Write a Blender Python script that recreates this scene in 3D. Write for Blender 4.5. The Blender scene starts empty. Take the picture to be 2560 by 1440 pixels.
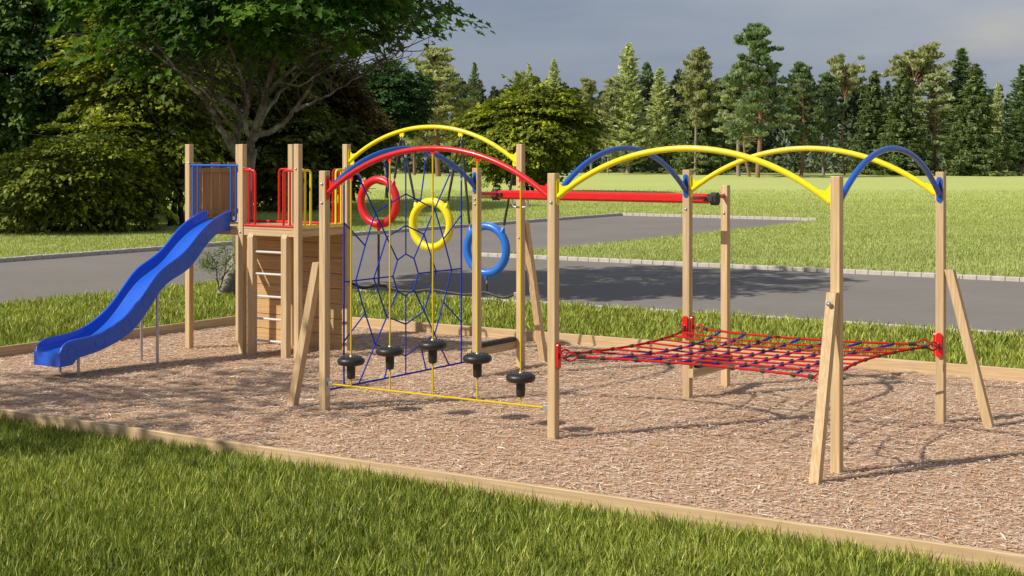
import bpy, bmesh, math, random
import numpy as np
from mathutils import Vector, Matrix
rng = np.random.default_rng(7)
random.seed(7)
sc = bpy.context.scene
col = sc.collection
PI = math.pi

# ------------------------------------------------------------------ camera (level, with a vertical shift)
F_PX, TH, HC = 3814.0, 0.579716, 2.8
CAM = np.array([10.598, -12.540, HC])
HOR, CXP = 371.0, 1278.8
CT, ST = math.cos(TH), math.sin(TH)
RIGHT = np.array([CT, ST]); FWD = np.array([-ST, CT])
cd = bpy.data.cameras.new('camera'); cam = bpy.data.objects.new('camera', cd); col.objects.link(cam)
cam.location = CAM; cam.rotation_euler = (PI/2, 0, TH)
cd.sensor_width = 36.0; cd.lens = 36.0*F_PX/2560
cd.shift_x = (1280-CXP)/2560; cd.shift_y = (HOR-720)/2560
cd.clip_start = 0.1; cd.clip_end = 2000
sc.camera = cam

def at(x, y, d):
    """world point seen at photo position x, y and depth d (only used to read off where things stand)"""
    p = CAM[:2] + FWD*d + RIGHT*((x-CXP)/F_PX*d)
    return Vector((p[0], p[1], HC-(y-HOR)/F_PX*d))
def ground_at(x, y):
    d = HC*F_PX/(y-HOR); q = at(x, y, d); return q, d
def cam_depth(P):
    q = P[..., :2]-CAM[:2]; return q@FWD, q@RIGHT

# ------------------------------------------------------------------ node helpers / materials
def new_mat(name):
    m = bpy.data.materials.new(name); m.use_nodes = True
    nt = m.node_tree; nt.nodes.clear()
    out = nt.nodes.new('ShaderNodeOutputMaterial')
    return m, nt, out
def N(nt, kind, **kw):
    n = nt.nodes.new(kind)
    for k, v in kw.items():
        if k in n.inputs: n.inputs[k].default_value = v
        else: setattr(n, k, v)
    return n
def ramp(nt, fac, stops, interp='LINEAR'):
    r = nt.nodes.new('ShaderNodeValToRGB'); r.color_ramp.interpolation = interp
    el = r.color_ramp.elements
    while len(el) < len(stops): el.new(0.5)
    for e, (p, c) in zip(el, stops): e.position = p; e.color = (*c, 1)
    nt.links.new(fac, r.inputs[0]); return r.outputs[0]
def mixc(nt, fac, a, b, mode='MIX'):
    m = nt.nodes.new('ShaderNodeMix'); m.data_type = 'RGBA'; m.blend_type = mode
    for i, v in ((0, fac), (6, a), (7, b)):
        if isinstance(v, bpy.types.NodeSocket): nt.links.new(v, m.inputs[i])
        elif i == 0: m.inputs[0].default_value = v
        else: m.inputs[i].default_value = (*v, 1)
    return m.outputs[2]
def noise(nt, vec, scale, detail=4, rough=.55):
    n = N(nt, 'ShaderNodeTexNoise', Scale=scale, Detail=detail, Roughness=rough)
    if vec is not None: nt.links.new(vec, n.inputs['Vector'])
    return n.outputs[0]
def mapped(nt, scale=(1, 1, 1), src='Object'):
    t = nt.nodes.new('ShaderNodeTexCoord'); m = nt.nodes.new('ShaderNodeMapping')
    m.inputs['Scale'].default_value = scale
    nt.links.new(t.outputs[src], m.inputs[0]); return m.outputs[0]
def bsdf(nt, out, color, rough=.6, spec=.5, bump=None, bstr=.2, bdist=.01, metal=0, coat=0):
    b = nt.nodes.new('ShaderNodeBsdfPrincipled')
    if isinstance(color, bpy.types.NodeSocket): nt.links.new(color, b.inputs['Base Color'])
    else: b.inputs['Base Color'].default_value = (*color, 1)
    if isinstance(rough, bpy.types.NodeSocket): nt.links.new(rough, b.inputs['Roughness'])
    else: b.inputs['Roughness'].default_value = rough
    b.inputs['Specular IOR Level'].default_value = spec
    b.inputs['Metallic'].default_value = metal
    b.inputs['Coat Weight'].default_value = coat
    if bump is not None:
        bp = N(nt, 'ShaderNodeBump', Strength=bstr, Distance=bdist)
        nt.links.new(bump, bp.inputs['Height']); nt.links.new(bp.outputs[0], b.inputs['Normal'])
    nt.links.new(b.outputs[0], out.inputs[0]); return b

def wood_mat(name, axis, light, dark, grain=1.0):
    m, nt, out = new_mat(name)
    s = [26*grain]*3; s['xyz'.index(axis)] = 1.1
    info = nt.nodes.new('ShaderNodeObjectInfo')
    t = nt.nodes.new('ShaderNodeTexCoord')
    off = N(nt, 'ShaderNodeVectorMath', operation='ADD')
    mul = N(nt, 'ShaderNodeMath', operation='MULTIPLY'); mul.inputs[1].default_value = 37.0
    nt.links.new(info.outputs['Random'], mul.inputs[0])
    nt.links.new(t.outputs['Object'], off.inputs[0]); nt.links.new(mul.outputs[0], off.inputs[1])
    mp = nt.nodes.new('ShaderNodeMapping'); mp.inputs['Scale'].default_value = s
    nt.links.new(off.outputs[0], mp.inputs[0])
    g = noise(nt, mp.outputs[0], 1.6, 6, .6)
    mp2 = nt.nodes.new('ShaderNodeMapping'); s2 = [5.0]*3; s2['xyz'.index(axis)] = .45
    mp2.inputs['Scale'].default_value = s2; nt.links.new(off.outputs[0], mp2.inputs[0])
    w = N(nt, 'ShaderNodeTexWave', Scale=2.2, Distortion=7.0, Detail=3.0); w.wave_type = 'RINGS'
    w.rings_direction = axis.upper()
    nt.links.new(mp2.outputs[0], w.inputs[0])
    c = ramp(nt, g, [(.34, tuple(.88*x for x in dark)), (.47, dark), (.66, light)])
    c2 = mixc(nt, ramp(nt, w.outputs[1], [(.0, (0, 0, 0)), (1, (.42,)*3)]), c, tuple(.8*x for x in dark))
    tint = ramp(nt, info.outputs['Random'], [(0, (.90, .90, .91)), (1, (1.05, 1.03, 1.0))])
    c3 = mixc(nt, 1.0, c2, tint, 'MULTIPLY')
    # a few knots
    v = N(nt, 'ShaderNodeTexVoronoi', Scale=2.4); nt.links.new(off.outputs[0], v.inputs[0])
    k = ramp(nt, v.outputs[0], [(.0, (1, 1, 1)), (.055, (0, 0, 0))])
    c4 = mixc(nt, k, c3, (.2, .1, .045))
    bsdf(nt, out, c4, .62, .3, g, .25, .004)
    return m
WL, WD = (.70, .535, .32), (.58, .41, .23)
M = {}
for ax in 'xyz': M['wood_'+ax] = wood_mat('pine_wood_'+ax, ax, WL, WD)
M['plank'] = wood_mat('plank_wood', 'x', (.66, .45, .23), (.54, .345, .165))
M['plank_shade'] = wood_mat('picket_wood_shaded', 'z', (.43, .265, .135), (.32, .185, .09))  # darker plank wood: the shade on the picket panel is put into its colour

def paint(name, c, rough=.28, coat=.25, bumpy=.02):
    m, nt, out = new_mat(name)
    v = mapped(nt, (1, 1, 1)); n = noise(nt, v, 14, 5)
    c2 = mixc(nt, ramp(nt, n, [(.35, (0, 0, 0)), (.75, (.22,)*3)]), c, tuple(x*.72 for x in c))
    r = ramp(nt, n, [(.3, (rough*.8,)*3), (.8, (rough*1.35,)*3)])
    bsdf(nt, out, c2, r, .5, noise(nt, v, 120, 2), bumpy, .002, coat=coat)
    return m
M['red'] = paint('red_powder_coat', (.66, .012, .012))
M['yellow'] = paint('yellow_powder_coat', (.88, .72, .008))
M['blue'] = paint('blue_powder_coat', (.008, .10, .52))
M['slide'] = paint('blue_plastic', (.014, .105, .62), .3, .1, .05)
M['ring_red'] = paint('red_plastic', (.66, .014, .016), .33, .1)
M['ring_yellow'] = paint('yellow_plastic', (.86, .70, .01), .33, .1)
M['ring_blue'] = paint('blue_ring_plastic', (.018, .16, .62), .33, .1)
M['rubber'] = paint('black_rubber', (.018, .018, .017), .5, 0, .15)
M['hose'] = paint('dark_grey_hose', (.035, .031, .026), .55, 0, .1)
M['step'] = paint('black_disc_plastic', (.020, .019, .018), .42, 0, .1)
def rope_mat(name, c):
    m, nt, out = new_mat(name)
    v = mapped(nt, (1, 1, 1)); w = N(nt, 'ShaderNodeTexWave', Scale=26.0, Distortion=1.0); w.bands_direction = 'DIAGONAL'
    nt.links.new(v, w.inputs[0])
    c2 = mixc(nt, w.outputs[1], tuple(x*.62 for x in c), c)
    bsdf(nt, out, c2, .75, .2, w.outputs[1], .5, .004); return m
M['rope_yellow'] = rope_mat('yellow_rope', (.80, .58, .014))
M['rope_blue'] = rope_mat('blue_rope', (.022, .05, .46))
M['rope_red'] = rope_mat('red_rope', (.62, .014, .014))
def metal_mat(name, c, rough):
    m, nt, out = new_mat(name)
    v = mapped(nt); n = noise(nt, v, 30, 4)
    bsdf(nt, out, mixc(nt, n, tuple(x*.75 for x in c), c), rough, .5, metal=.85); return m
M['steel'] = metal_mat('galvanised_steel', (.62, .62, .63), .42)
M['rung'] = paint('pale_rung_coat', (.62, .60, .58), .4, 0)
M['dark_steel'] = metal_mat('dark_shackle_steel', (.12, .12, .11), .45)

def foliage(name, c0, c1, c2, trans=.3, rough=.55):
    m, nt, out = new_mat(name)
    a = N(nt, 'ShaderNodeAttribute', attribute_name='rnd')
    c = ramp(nt, a.outputs['Fac'], [(0, c0), (.55, c1), (1, c2)])
    b = bsdf(nt, out, c, rough, .3)
    t = nt.nodes.new('ShaderNodeBsdfTranslucent'); nt.links.new(mixc(nt, 1.0, c, (1.3, 1.25, .5), 'MULTIPLY'), t.inputs[0])
    mx = nt.nodes.new('ShaderNodeMixShader'); mx.inputs[0].default_value = trans
    nt.links.new(b.outputs[0], mx.inputs[1]); nt.links.new(t.outputs[0], mx.inputs[2]); nt.links.new(mx.outputs[0], out.inputs[0])
    return m
M['maple'] = foliage('maple_leaves', (.030, .080, .008), (.075, .165, .014), (.17, .30, .022), .40)
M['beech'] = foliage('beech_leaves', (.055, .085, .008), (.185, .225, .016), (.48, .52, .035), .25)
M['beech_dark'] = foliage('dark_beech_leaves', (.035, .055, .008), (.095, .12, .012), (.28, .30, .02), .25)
M['thuja'] = foliage('dark_conifer_leaves', (.04, .085, .018), (.085, .155, .026), (.17, .26, .04), .25)
M['brown_leaf'] = foliage('bronze_leaves', (.05, .034, .010), (.095, .068, .014), (.17, .13, .02), .25)
M['green_leaf'] = foliage('deep_green_leaves', (.03, .075, .022), (.06, .13, .036), (.11, .19, .055), .25)
M['fir_pale'] = foliage('pale_fir_needles', (.38, .46, .25), (.58, .64, .39), (.74, .77, .52), .35)
M['pine_grey'] = foliage('grey_green_pine_needles', (.24, .30, .17), (.42, .49, .28), (.60, .65, .40), .35)
M['pine_dark'] = foliage('dark_pine_needles', (.10, .16, .085), (.21, .30, .155), (.37, .46, .26), .3)
M['pine_olive'] = foliage('olive_pine_needles', (.25, .28, .14), (.44, .47, .25), (.60, .61, .36), .35)
M['spruce'] = foliage('dark_spruce_needles', (.070, .11, .04), (.15, .21, .075), (.27, .33, .12), .3)
M['far_wood'] = foliage('far_wood_needles', (.055, .085, .055), (.13, .17, .10), (.24, .29, .17), .2)
M['sapling'] = foliage('sapling_leaves', (.10, .16, .03), (.19, .27, .06), (.30, .38, .10), .35)
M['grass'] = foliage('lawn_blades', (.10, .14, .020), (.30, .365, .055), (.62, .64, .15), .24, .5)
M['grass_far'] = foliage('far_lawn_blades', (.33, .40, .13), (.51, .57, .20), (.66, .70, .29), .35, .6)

def bark(name, c0, c1, c2, scale=6.0):
    m, nt, out = new_mat(name)
    v = mapped(nt, (1, 1, .45)); n = noise(nt, v, scale, 6, .65); n2 = noise(nt, mapped(nt), scale*.35, 3)
    c = ramp(nt, n, [(.32, c0), (.5, c1), (.72, c2)])
    c = mixc(nt, ramp(nt, n2, [(.4, (0, 0, 0)), (.7, (.55,)*3)]), c, c0)
    bsdf(nt, out, c, .85, .2, n, .8, .03); return m
M['bark_pale'] = bark('pale_maple_bark', (.085, .062, .042), (.24, .21, .175), (.58, .53, .47))
M['bark_twig'] = bark('maple_twig_bark', (.05, .04, .03), (.11, .09, .07), (.20, .17, .14))
M['bark_dark'] = bark('dark_bark', (.02, .017, .013), (.05, .042, .034), (.09, .08, .065))
M['bark_red'] = bark('reddish_pine_bark', (.17, .085, .045), (.32, .18, .11), (.46, .31, .22), 2.0)
M['bark_grey'] = bark('grey_pine_bark', (.16, .13, .10), (.30, .255, .215), (.46, .41, .36), 2.0)

# ground sheet: lawn soil and far turf
def ground_mat():
    m, nt, out = new_mat('lawn_turf')
    g = nt.nodes.new('ShaderNodeNewGeometry')
    n1 = noise(nt, g.outputs['Position'], .10, 4); n2 = noise(nt, g.outputs['Position'], 2.2, 5, .65); n3 = noise(nt, g.outputs['Position'], 30, 3, .7)
    c = ramp(nt, n2, [(.3, (.45, .50, .155)), (.7, (.57, .60, .215))])
    c = mixc(nt, ramp(nt, n1, [(.35, (0, 0, 0)), (.7, (.5,)*3)]), c, (.42, .49, .16))
    c = mixc(nt, ramp(nt, n3, [(.35, (.5,)*3), (.6, (0, 0, 0))]), c, (.30, .37, .10))
    # near the sand pit the sheet is soil under the blades
    d = N(nt, 'ShaderNodeVectorMath', operation='DISTANCE'); d.inputs[1].default_value = (0, 0, 0)
    nt.links.new(g.outputs['Position'], d.inputs[0])
    near = ramp(nt, N(nt, 'ShaderNodeMapRange').outputs[0], [(0, (0,)*3), (1, (1,)*3)])
    mr = nt.nodes[-2] if nt.nodes[-2].bl_idname == 'ShaderNodeMapRange' else [x for x in nt.nodes if x.bl_idname == 'ShaderNodeMapRange'][0]
    mr.inputs['From Min'].default_value = 8; mr.inputs['From Max'].default_value = 75
    nt.links.new(d.outputs['Value'], mr.inputs['Value'])
    c = mixc(nt, near, mixc(nt, n3, (.02, .03, .008), (.07, .10, .02)), c)
    bsdf(nt, out, c, .9, .1, n3, .5, .03); return m
def path_mat():
    m, nt, out = new_mat('asphalt_path')
    g = nt.nodes.new('ShaderNodeNewGeometry')
    n1 = noise(nt, g.outputs['Position'], .35, 4); n2 = noise(nt, g.outputs['Position'], 45, 3, .7); n3 = noise(nt, g.outputs['Position'], 2.5, 5)
    c = ramp(nt, n1, [(.3, (.20, .182, .166)), (.7, (.235, .214, .196))])
    c = mixc(nt, ramp(nt, n2, [(.35, (.32,)*3), (.62, (0,)*3)]), c, (.15, .135, .12))
    c = mixc(nt, ramp(nt, n3, [(.5, (0,)*3), (.8, (.18,)*3)]), c, (.30, .28, .26))
    bsdf(nt, out, c, .9, .15, n2, .35, .006); return m
def mulch_mat():
    m, nt, out = new_mat('bark_mulch_bed')
    g = nt.nodes.new('ShaderNodeNewGeometry')
    mp = nt.nodes.new('ShaderNodeMapping'); mp.inputs['Scale'].default_value = (1, 2.6, 1); mp.inputs['Rotation'].default_value = (0, 0, -.55)
    nt.links.new(g.outputs['Position'], mp.inputs[0])
    n1 = noise(nt, mp.outputs[0], 22, 6, .72); n2 = noise(nt, g.outputs['Position'], 1.1, 4); n3 = noise(nt, mp.outputs[0], 70, 3, .7)
    c = ramp(nt, n1, [(.3, (.26, .15, .085)), (.47, (.52, .33, .195)), (.6, (.70, .49, .32)), (.75, (.82, .66, .49))])
    c = mixc(nt, ramp(nt, n2, [(.4, (0,)*3), (.7, (.4,)*3)]), c, (.60, .445, .34))
    c = mixc(nt, ramp(nt, n3, [(.36, (.7,)*3), (.55, (0,)*3)]), c, (.16, .10, .07))
    bsdf(nt, out, c, .9, .15, n1, .7, .02); return m
def chip_mat():
    m, nt, out = new_mat('bark_chips')
    a = N(nt, 'ShaderNodeAttribute', attribute_name='rnd')
    c = ramp(nt, a.outputs['Fac'], [(0, (.28, .16, .10)), (.10, (.47, .27, .16)), (.22, (.61, .36, .21)), (.38, (.70, .48, .32)), (.54, (.75, .575, .42)), (.66, (.64, .52, .445)), (.80, (.76, .62, .49)), (1, (.86, .76, .61))])
    bsdf(nt, out, c, .85, .2); return m
def kerb_mat():
    m, nt, out = new_mat('concrete_kerb')
    v = mapped(nt); n = noise(nt, v, 9, 5)
    br = N(nt, 'ShaderNodeTexBrick', Scale=1.0); 
    c = ramp(nt, n, [(.3, (.44, .40, .36)), (.7, (.55, .51, .46))])
    bsdf(nt, out, c, .9, .2, n, .4, .01); return m
M['ground'] = ground_mat(); M['path'] = path_mat(); M['mulch'] = mulch_mat(); M['chip'] = chip_mat(); M['kerb'] = kerb_mat()

# ------------------------------------------------------------------ mesh builder
class MB:
    def __init__(s): s.v = []; s.f = []; s.sm = []; s.n = 0
    def add(s, verts, faces, smooth=False):
        b = s.n; s.v.extend([tuple(p) for p in verts]); s.n += len(verts)
        for f in faces: s.f.append(tuple(i+b for i in f)); s.sm.append(smooth)
        return s
    def box(s, lo, hi, ch=0.004, mat=None):
        """box with chamfered edges"""
        bm = bmesh.new(); bmesh.ops.create_cube(bm, size=1)
        for v in bm.verts:
            v.co = Vector([lo[i]+(v.co[i]+.5)*(hi[i]-lo[i]) for i in range(3)])
        if ch: bmesh.ops.bevel(bm, geom=bm.edges[:], offset=ch, segments=1, affect='EDGES')
        if mat is not None: bmesh.ops.transform(bm, matrix=mat, verts=bm.verts)
        bm.verts.index_update()
        s.add([v.co[:] for v in bm.verts], [[v.index for v in f.verts] for f in bm.faces]); bm.free(); return s
    def tube(s, pts, r, seg=12, closed=False, caps=True):
        pts = [Vector(p) for p in pts]; n = len(pts)
        rs = r if hasattr(r, '__len__') else [r]*n
        ring = []; 
        def tang(i):
            if closed: return (pts[(i+1) % n]-pts[i-1]).normalized()
            a = pts[max(i-1, 0)]; b = pts[min(i+1, n-1)]; return (b-a).normalized()
        t = tang(0); up = Vector((0, 0, 1)) if abs(t.z) < .9 else Vector((1, 0, 0))
        nrm = (up-t*up.dot(t)).normalized()
        vs = []
        for i in range(n):
            t = tang(i); nrm = (nrm-t*nrm.dot(t)); nrm.normalize(); b = t.cross(nrm)
            for k in range(seg):
                a = 2*PI*k/seg; vs.append(pts[i]+(nrm*math.cos(a)+b*math.sin(a))*rs[i])
        fs = []
        for i in range(n if closed else n-1):
            j = (i+1) % n
            for k in range(seg):
                k2 = (k+1) % seg; fs.append((i*seg+k, i*seg+k2, j*seg+k2, j*seg+k))
        s.add(vs, fs, True)
        if caps and not closed:
            s.add(vs[:seg], [tuple(range(seg))[::-1]]); s.add(vs[-seg:], [tuple(range(seg))])
        return s
    def lathe(s, prof, c=(0, 0, 0), seg=32, mat=None, smooth=True):
        vs = []; n = len(prof)
        for r, z in prof:
            for k in range(seg):
                a = 2*PI*k/seg; vs.append(Vector((r*math.cos(a), r*math.sin(a), z)))
        if mat is not None: vs = [mat@v for v in vs]
        vs = [v+Vector(c) for v in vs]
        fs = [(i*seg+k, i*seg+(k+1) % seg, (i+1)*seg+(k+1) % seg, (i+1)*seg+k) for i in range(n-1) for k in range(seg)]
        fs.append(tuple(range(seg))[::-1]); fs.append(tuple((n-1)*seg+k for k in range(seg)))
        s.add(vs, fs[:-2], smooth); s.add(vs[:seg], [tuple(range(seg))[::-1]]); s.add(vs[-seg:], [tuple(range(seg))]); return s
    def prism(s, poly, origin, ex, ey, en, t):
        """polygon in the plane (ex, ey), extruded by t along en both ways (thickness t)"""
        ex, ey, en, o = Vector(ex), Vector(ey), Vector(en), Vector(origin)
        a = [o+ex*x+ey*y-en*t/2 for x, y in poly]; b = [p+en*t for p in a]; n = len(poly)
        fs = [tuple(range(n))[::-1], tuple(range(n, 2*n))]+[(i, (i+1) % n, n+(i+1) % n, n+i) for i in range(n)]
        return s.add(a+b, fs)
    def torus(s, c, R, r, ex, ey, seg=40, tseg=14, a0=0, a1=2*PI):
        ex, ey, c = Vector(ex), Vector(ey), Vector(c)
        full = abs(a1-a0-2*PI) < 1e-4
        n = seg if full else seg+1
        pts = [c+(ex*math.cos(a0+(a1-a0)*k/seg)+ey*math.sin(a0+(a1-a0)*k/seg))*R for k in range(n)]
        return s.tube(pts, r, tseg, closed=full)
    def build(s, name, mat, parent=None, label=None, root=None):
        me = bpy.data.meshes.new(name)
        off = Vector((0, 0, 0))
        p = parent
        while p is not None: off += p.location; p = p.parent
        me.from_pydata([tuple(Vector(v)-off) for v in s.v], [], s.f)
        me.polygons.foreach_set('use_smooth', s.sm); me.update()
        me.materials.append(mat)
        o = bpy.data.objects.new(name, me); col.objects.link(o)
        if parent is not None: o.parent = parent
        if label: o['label'] = label
        return o
def recenter(o, loc):
    """move a top-level mesh's origin to its base"""
    l = Vector(loc); o.data.transform(Matrix.Translation(-l)); o.location = l; return o
def thing(name, loc, label, cat, group=None):
    o = bpy.data.objects.new(name, None); col.objects.link(o); o.location = loc; o.empty_display_size = .2
    return tag(o, label, cat, group)
def tag(o, label, cat, group=None, kind=None):
    if label: o['label'] = label
    if cat: o['category'] = cat
    if group: o['group'] = group
    if kind: o['kind'] = kind
    return o
def struct(o): o['kind'] = 'structure'; return o
def big_mesh(name, V, faces_per, mat, rnd=None, parent=None, smooth=False, off=None):
    """V: (n, k, 3) array, faces_per: list of index tuples inside each group of k verts"""
    n, k, _ = V.shape
    me = bpy.data.meshes.new(name)
    if off is not None: V = V-np.array(off)[None, None, :]
    nf = len(faces_per); sizes = np.array([len(f) for f in faces_per])
    loops = np.concatenate([np.array(f) for f in faces_per])
    L = (np.arange(n)[:, None]*k+loops[None, :]).ravel().astype(np.int32)
    tot = np.tile(sizes, n).astype(np.int32); start = np.concatenate([[0], np.cumsum(tot)[:-1]]).astype(np.int32)
    me.vertices.add(n*k); me.vertices.foreach_set('co', V.reshape(-1).astype(np.float32))
    me.loops.add(len(L)); me.loops.foreach_set('vertex_index', L)
    me.polygons.add(len(tot)); me.polygons.foreach_set('loop_start', start)
    try: me.polygons.foreach_set('loop_total', tot)
    except Exception: pass
    me.update(calc_edges=True)
    if rnd is not None:
        a = me.attributes.new('rnd', 'FLOAT', 'POINT'); a.data.foreach_set('value', np.repeat(rnd, k).astype(np.float32))
    if smooth: me.polygons.foreach_set('use_smooth', np.ones(len(tot), bool))
    me.materials.append(mat)
    o = bpy.data.objects.new(name, me); col.objects.link(o)
    if parent is not None: o.parent = parent
    return o

# ------------------------------------------------------------------ world and sun
SUN_AZ, SUN_EL = math.radians(56.6), math.radians(41)      # direction the shadows run, height
sd = np.array([math.cos(SUN_AZ)*math.cos(SUN_EL), math.sin(SUN_AZ)*math.cos(SUN_EL), -math.sin(SUN_EL)])
w = bpy.data.worlds.new('World'); sc.world = w; w.use_nodes = True
nt = w.node_tree; nt.nodes.clear()
wo = nt.nodes.new('ShaderNodeOutputWorld'); bg = N(nt, 'ShaderNodeBackground', Strength=.1)
sky = nt.nodes.new('ShaderNodeTexSky'); sky.sky_type = 'NISHITA'; sky.sun_disc = False
sky.sun_elevation = SUN_EL
to_sun = -sd; sky.sun_rotation = math.atan2(to_sun[0], to_sun[1])
sky.air_density = 1.0; sky.dust_density = 1.5
tc = nt.nodes.new('ShaderNodeTexCoord')
mp = nt.nodes.new('ShaderNodeMapping'); mp.inputs['Scale'].default_value = (1.6, 1.6, 7.0); mp.inputs['Location'].default_value = (3.1, 1.7, .4)
nt.links.new(tc.outputs['Generated'], mp.inputs[0])
cn = noise(nt, mp.outputs[0], 1.7, 6, .55)
cloud = ramp(nt, cn, [(.32, (2.0, 2.45, 3.30)), (.48, (2.75, 3.10, 3.80)), (.66, (3.65, 3.85, 4.35))])
# one paler cloud low on the right
pd = at(2500, 75, 100)-Vector(CAM); pd.normalize()
sub = N(nt, 'ShaderNodeVectorMath', operation='SUBTRACT'); sub.inputs[1].default_value = pd; nt.links.new(tc.outputs['Generated'], sub.inputs[0])
msc = N(nt, 'ShaderNodeVectorMath', operation='MULTIPLY'); msc.inputs[1].default_value = (1, 1, 2.1); nt.links.new(sub.outputs[0], msc.inputs[0])
mp3 = N(nt, 'ShaderNodeVectorMath', operation='LENGTH'); nt.links.new(msc.outputs[0], mp3.inputs[0])
nz = noise(nt, mp.outputs[0], 5.5, 6, .6)
ad = N(nt, 'ShaderNodeMath', operation='MULTIPLY_ADD'); ad.inputs[1].default_value = .075
nt.links.new(nz, ad.inputs[0]); nt.links.new(mp3.outputs['Value'], ad.inputs[2])
cl2 = mixc(nt, ramp(nt, ad.outputs[0], [(.046, (.6,)*3), (.085, (0,)*3)]), cloud, (5.0, 4.6, 4.1))
nt.links.new(mixc(nt, .90, sky.outputs[0], cl2), bg.inputs[0]); nt.links.new(bg.outputs[0], wo.inputs[0])
sl = bpy.data.lights.new('sun', 'SUN'); sl.energy = 4.6; sl.angle = math.radians(.55); sl.color = (1.0, .93, .80)
so = bpy.data.objects.new('sun', sl); col.objects.link(so)
so.rotation_euler = Vector(sd).to_track_quat('-Z', 'Y').to_euler(); so.location = (-20, -25, 30)
sc.view_settings.view_transform = 'Standard'; sc.view_settings.look = 'None'; sc.view_settings.exposure = .15; sc.view_settings.gamma = 1

# ------------------------------------------------------------------ setting: lawn, paths, kerbs, mulch
def sheet(name, polys, z, mat):
    b = MB()
    for p in polys: b.add([(x, y, z) for x, y in p], [tuple(range(len(p)))])
    return struct(b.build(name, mat))
sheet('lawn_ground', [[(-900, -900), (900, -900), (900, 900), (-900, 900)]], -.03, M['ground'])
PU0, PU1, PV0, PV1, PVE = -20.5, -11.9, 10.85, 20.25, 43.4
sheet('path', [[(PU0, -60), (PU1, -60), (PU1, PV0), (PU1, PV1), (PU1, PVE), (PU0, PVE)], [(PU1, PV0), (70, PV0), (70, PV1), (PU1, PV1)]], -.012, M['path'])
BU0, BV0, BV1, BU1 = -6.33, -2.30, 6.17, 16.0
sheet('mulch_bed', [[(BU0, BV0), (BU1, BV0), (BU1, BV1), (BU0, BV1)]], 0, M['mulch'])
def kerb(a, b, side, seg=.5, w_=.13, h=.06):
    """a run of kerb stones from a to b; side: unit normal away from the path"""
    a, b, sd_ = Vector((*a, 0)), Vector((*b, 0)), Vector((*side, 0))
    d = (b-a); L = d.length; d.normalize(); n = int(L/seg); mb = MB()
    for i in range(n):
        p = a+d*(i*L/n+.004); q = a+d*((i+1)*L/n-.004); j = random.uniform(-.004, .004)
        lo = [min(p[k], q[k], (p+sd_*w_)[k], (q+sd_*w_)[k]) for k in range(2)]; hi = [max(p[k], q[k], (p+sd_*w_)[k], (q+sd_*w_)[k]) for k in range(2)]
        mb.box((lo[0], lo[1], -.06), (hi[0], hi[1], h+j), .012)
    return struct(mb.build('kerb', M['kerb']))
kerb((PU0, -30), (PU0, PVE), (-1, 0), .30, .16, .10)
kerb((PU0-.13, PVE), (PU1, PVE), (0, 1), .32, .16, .10)
kerb((PU1, PV1), (60, PV1), (0, 1), .30, .17, .08)
kerb((PU1, PV0), (60, PV0), (0, -1), .5, .10, .035)

# grass ---------------------------------------------------------------
def in_lawn(P, m=.0):
    u, v = P[:, 0], P[:, 1]
    box_ = (u > BU0-.06-m) & (u < BU1) & (v > BV0-.06-m) & (v < BV1+.06+m)
    p1 = (u > PU0-.18) & (u < PU1+m) & (v < PVE+.2) ; p2 = (u >= PU1) & (v > PV0-.12-m) & (v < PV1+.24)
    return ~(box_ | p1 | p2)
def scatter(d0, d1, dens, margin=1.12):
    A = margin*.34*(d1**2-d0**2); n = int(A*dens)
    d = np.sqrt(rng.uniform(d0**2, d1**2, n)); x = rng.uniform(-1, 1, n)*.34*margin*d
    P = CAM[None, :2]+FWD[None]*d[:, None]+RIGHT[None]*x[:, None]
    return P
def vnoise(P, s, seed):
    r = np.random.default_rng(seed); o = np.zeros(len(P))
    for k in range(6):
        a = r.uniform(0, 2*PI); f = s*r.uniform(.6, 1.8); o += np.sin((P[:, 0]*math.cos(a)+P[:, 1]*math.sin(a))*f+r.uniform(0, 6))
    return o/6
def blades(name, P, h, wd, lean, mat, bias=0, two=True):
    n = len(P); P = P+rng.normal(0, .012, P.shape); a = rng.uniform(0, 2*PI, n); hh = h*rng.uniform(.55, 1.15, n)*(1+.22*vnoise(P, 1.6, 3))
    side = np.stack([np.cos(a), np.sin(a), np.zeros(n)], 1); la = rng.uniform(0, 2*PI, n); ll = lean*rng.uniform(.1, 1, n)*hh
    ln = np.stack([np.cos(la), np.sin(la), np.zeros(n)], 1)*ll[:, None]
    B = np.concatenate([P, np.full((n, 1), -.03)], 1); z = np.array([0, 0, 1.])
    ww = (wd*rng.uniform(.6, 1.25, n))[:, None]
    top = B+ln+z*hh[:, None]*1.0
    mid = B+ln*.33+z*(hh*.58)[:, None]
    rnd = np.clip(.42+.32*rng.standard_normal(n)+.22*vnoise(P, .9, 5)+bias, 0, 1)
    if two:
        V = np.stack([B-side*ww*.5, B+side*ww*.5, mid+side*ww*.42, mid-side*ww*.42, top], 1)
        o = big_mesh(name, V, [(0, 1, 2, 3), (3, 2, 4)], mat, rnd)
    else:
        V = np.stack([B-side*ww*.5, B+side*ww*.5, top], 1); o = big_mesh(name, V, [(0, 1, 2)], mat, rnd)
    return o
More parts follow.
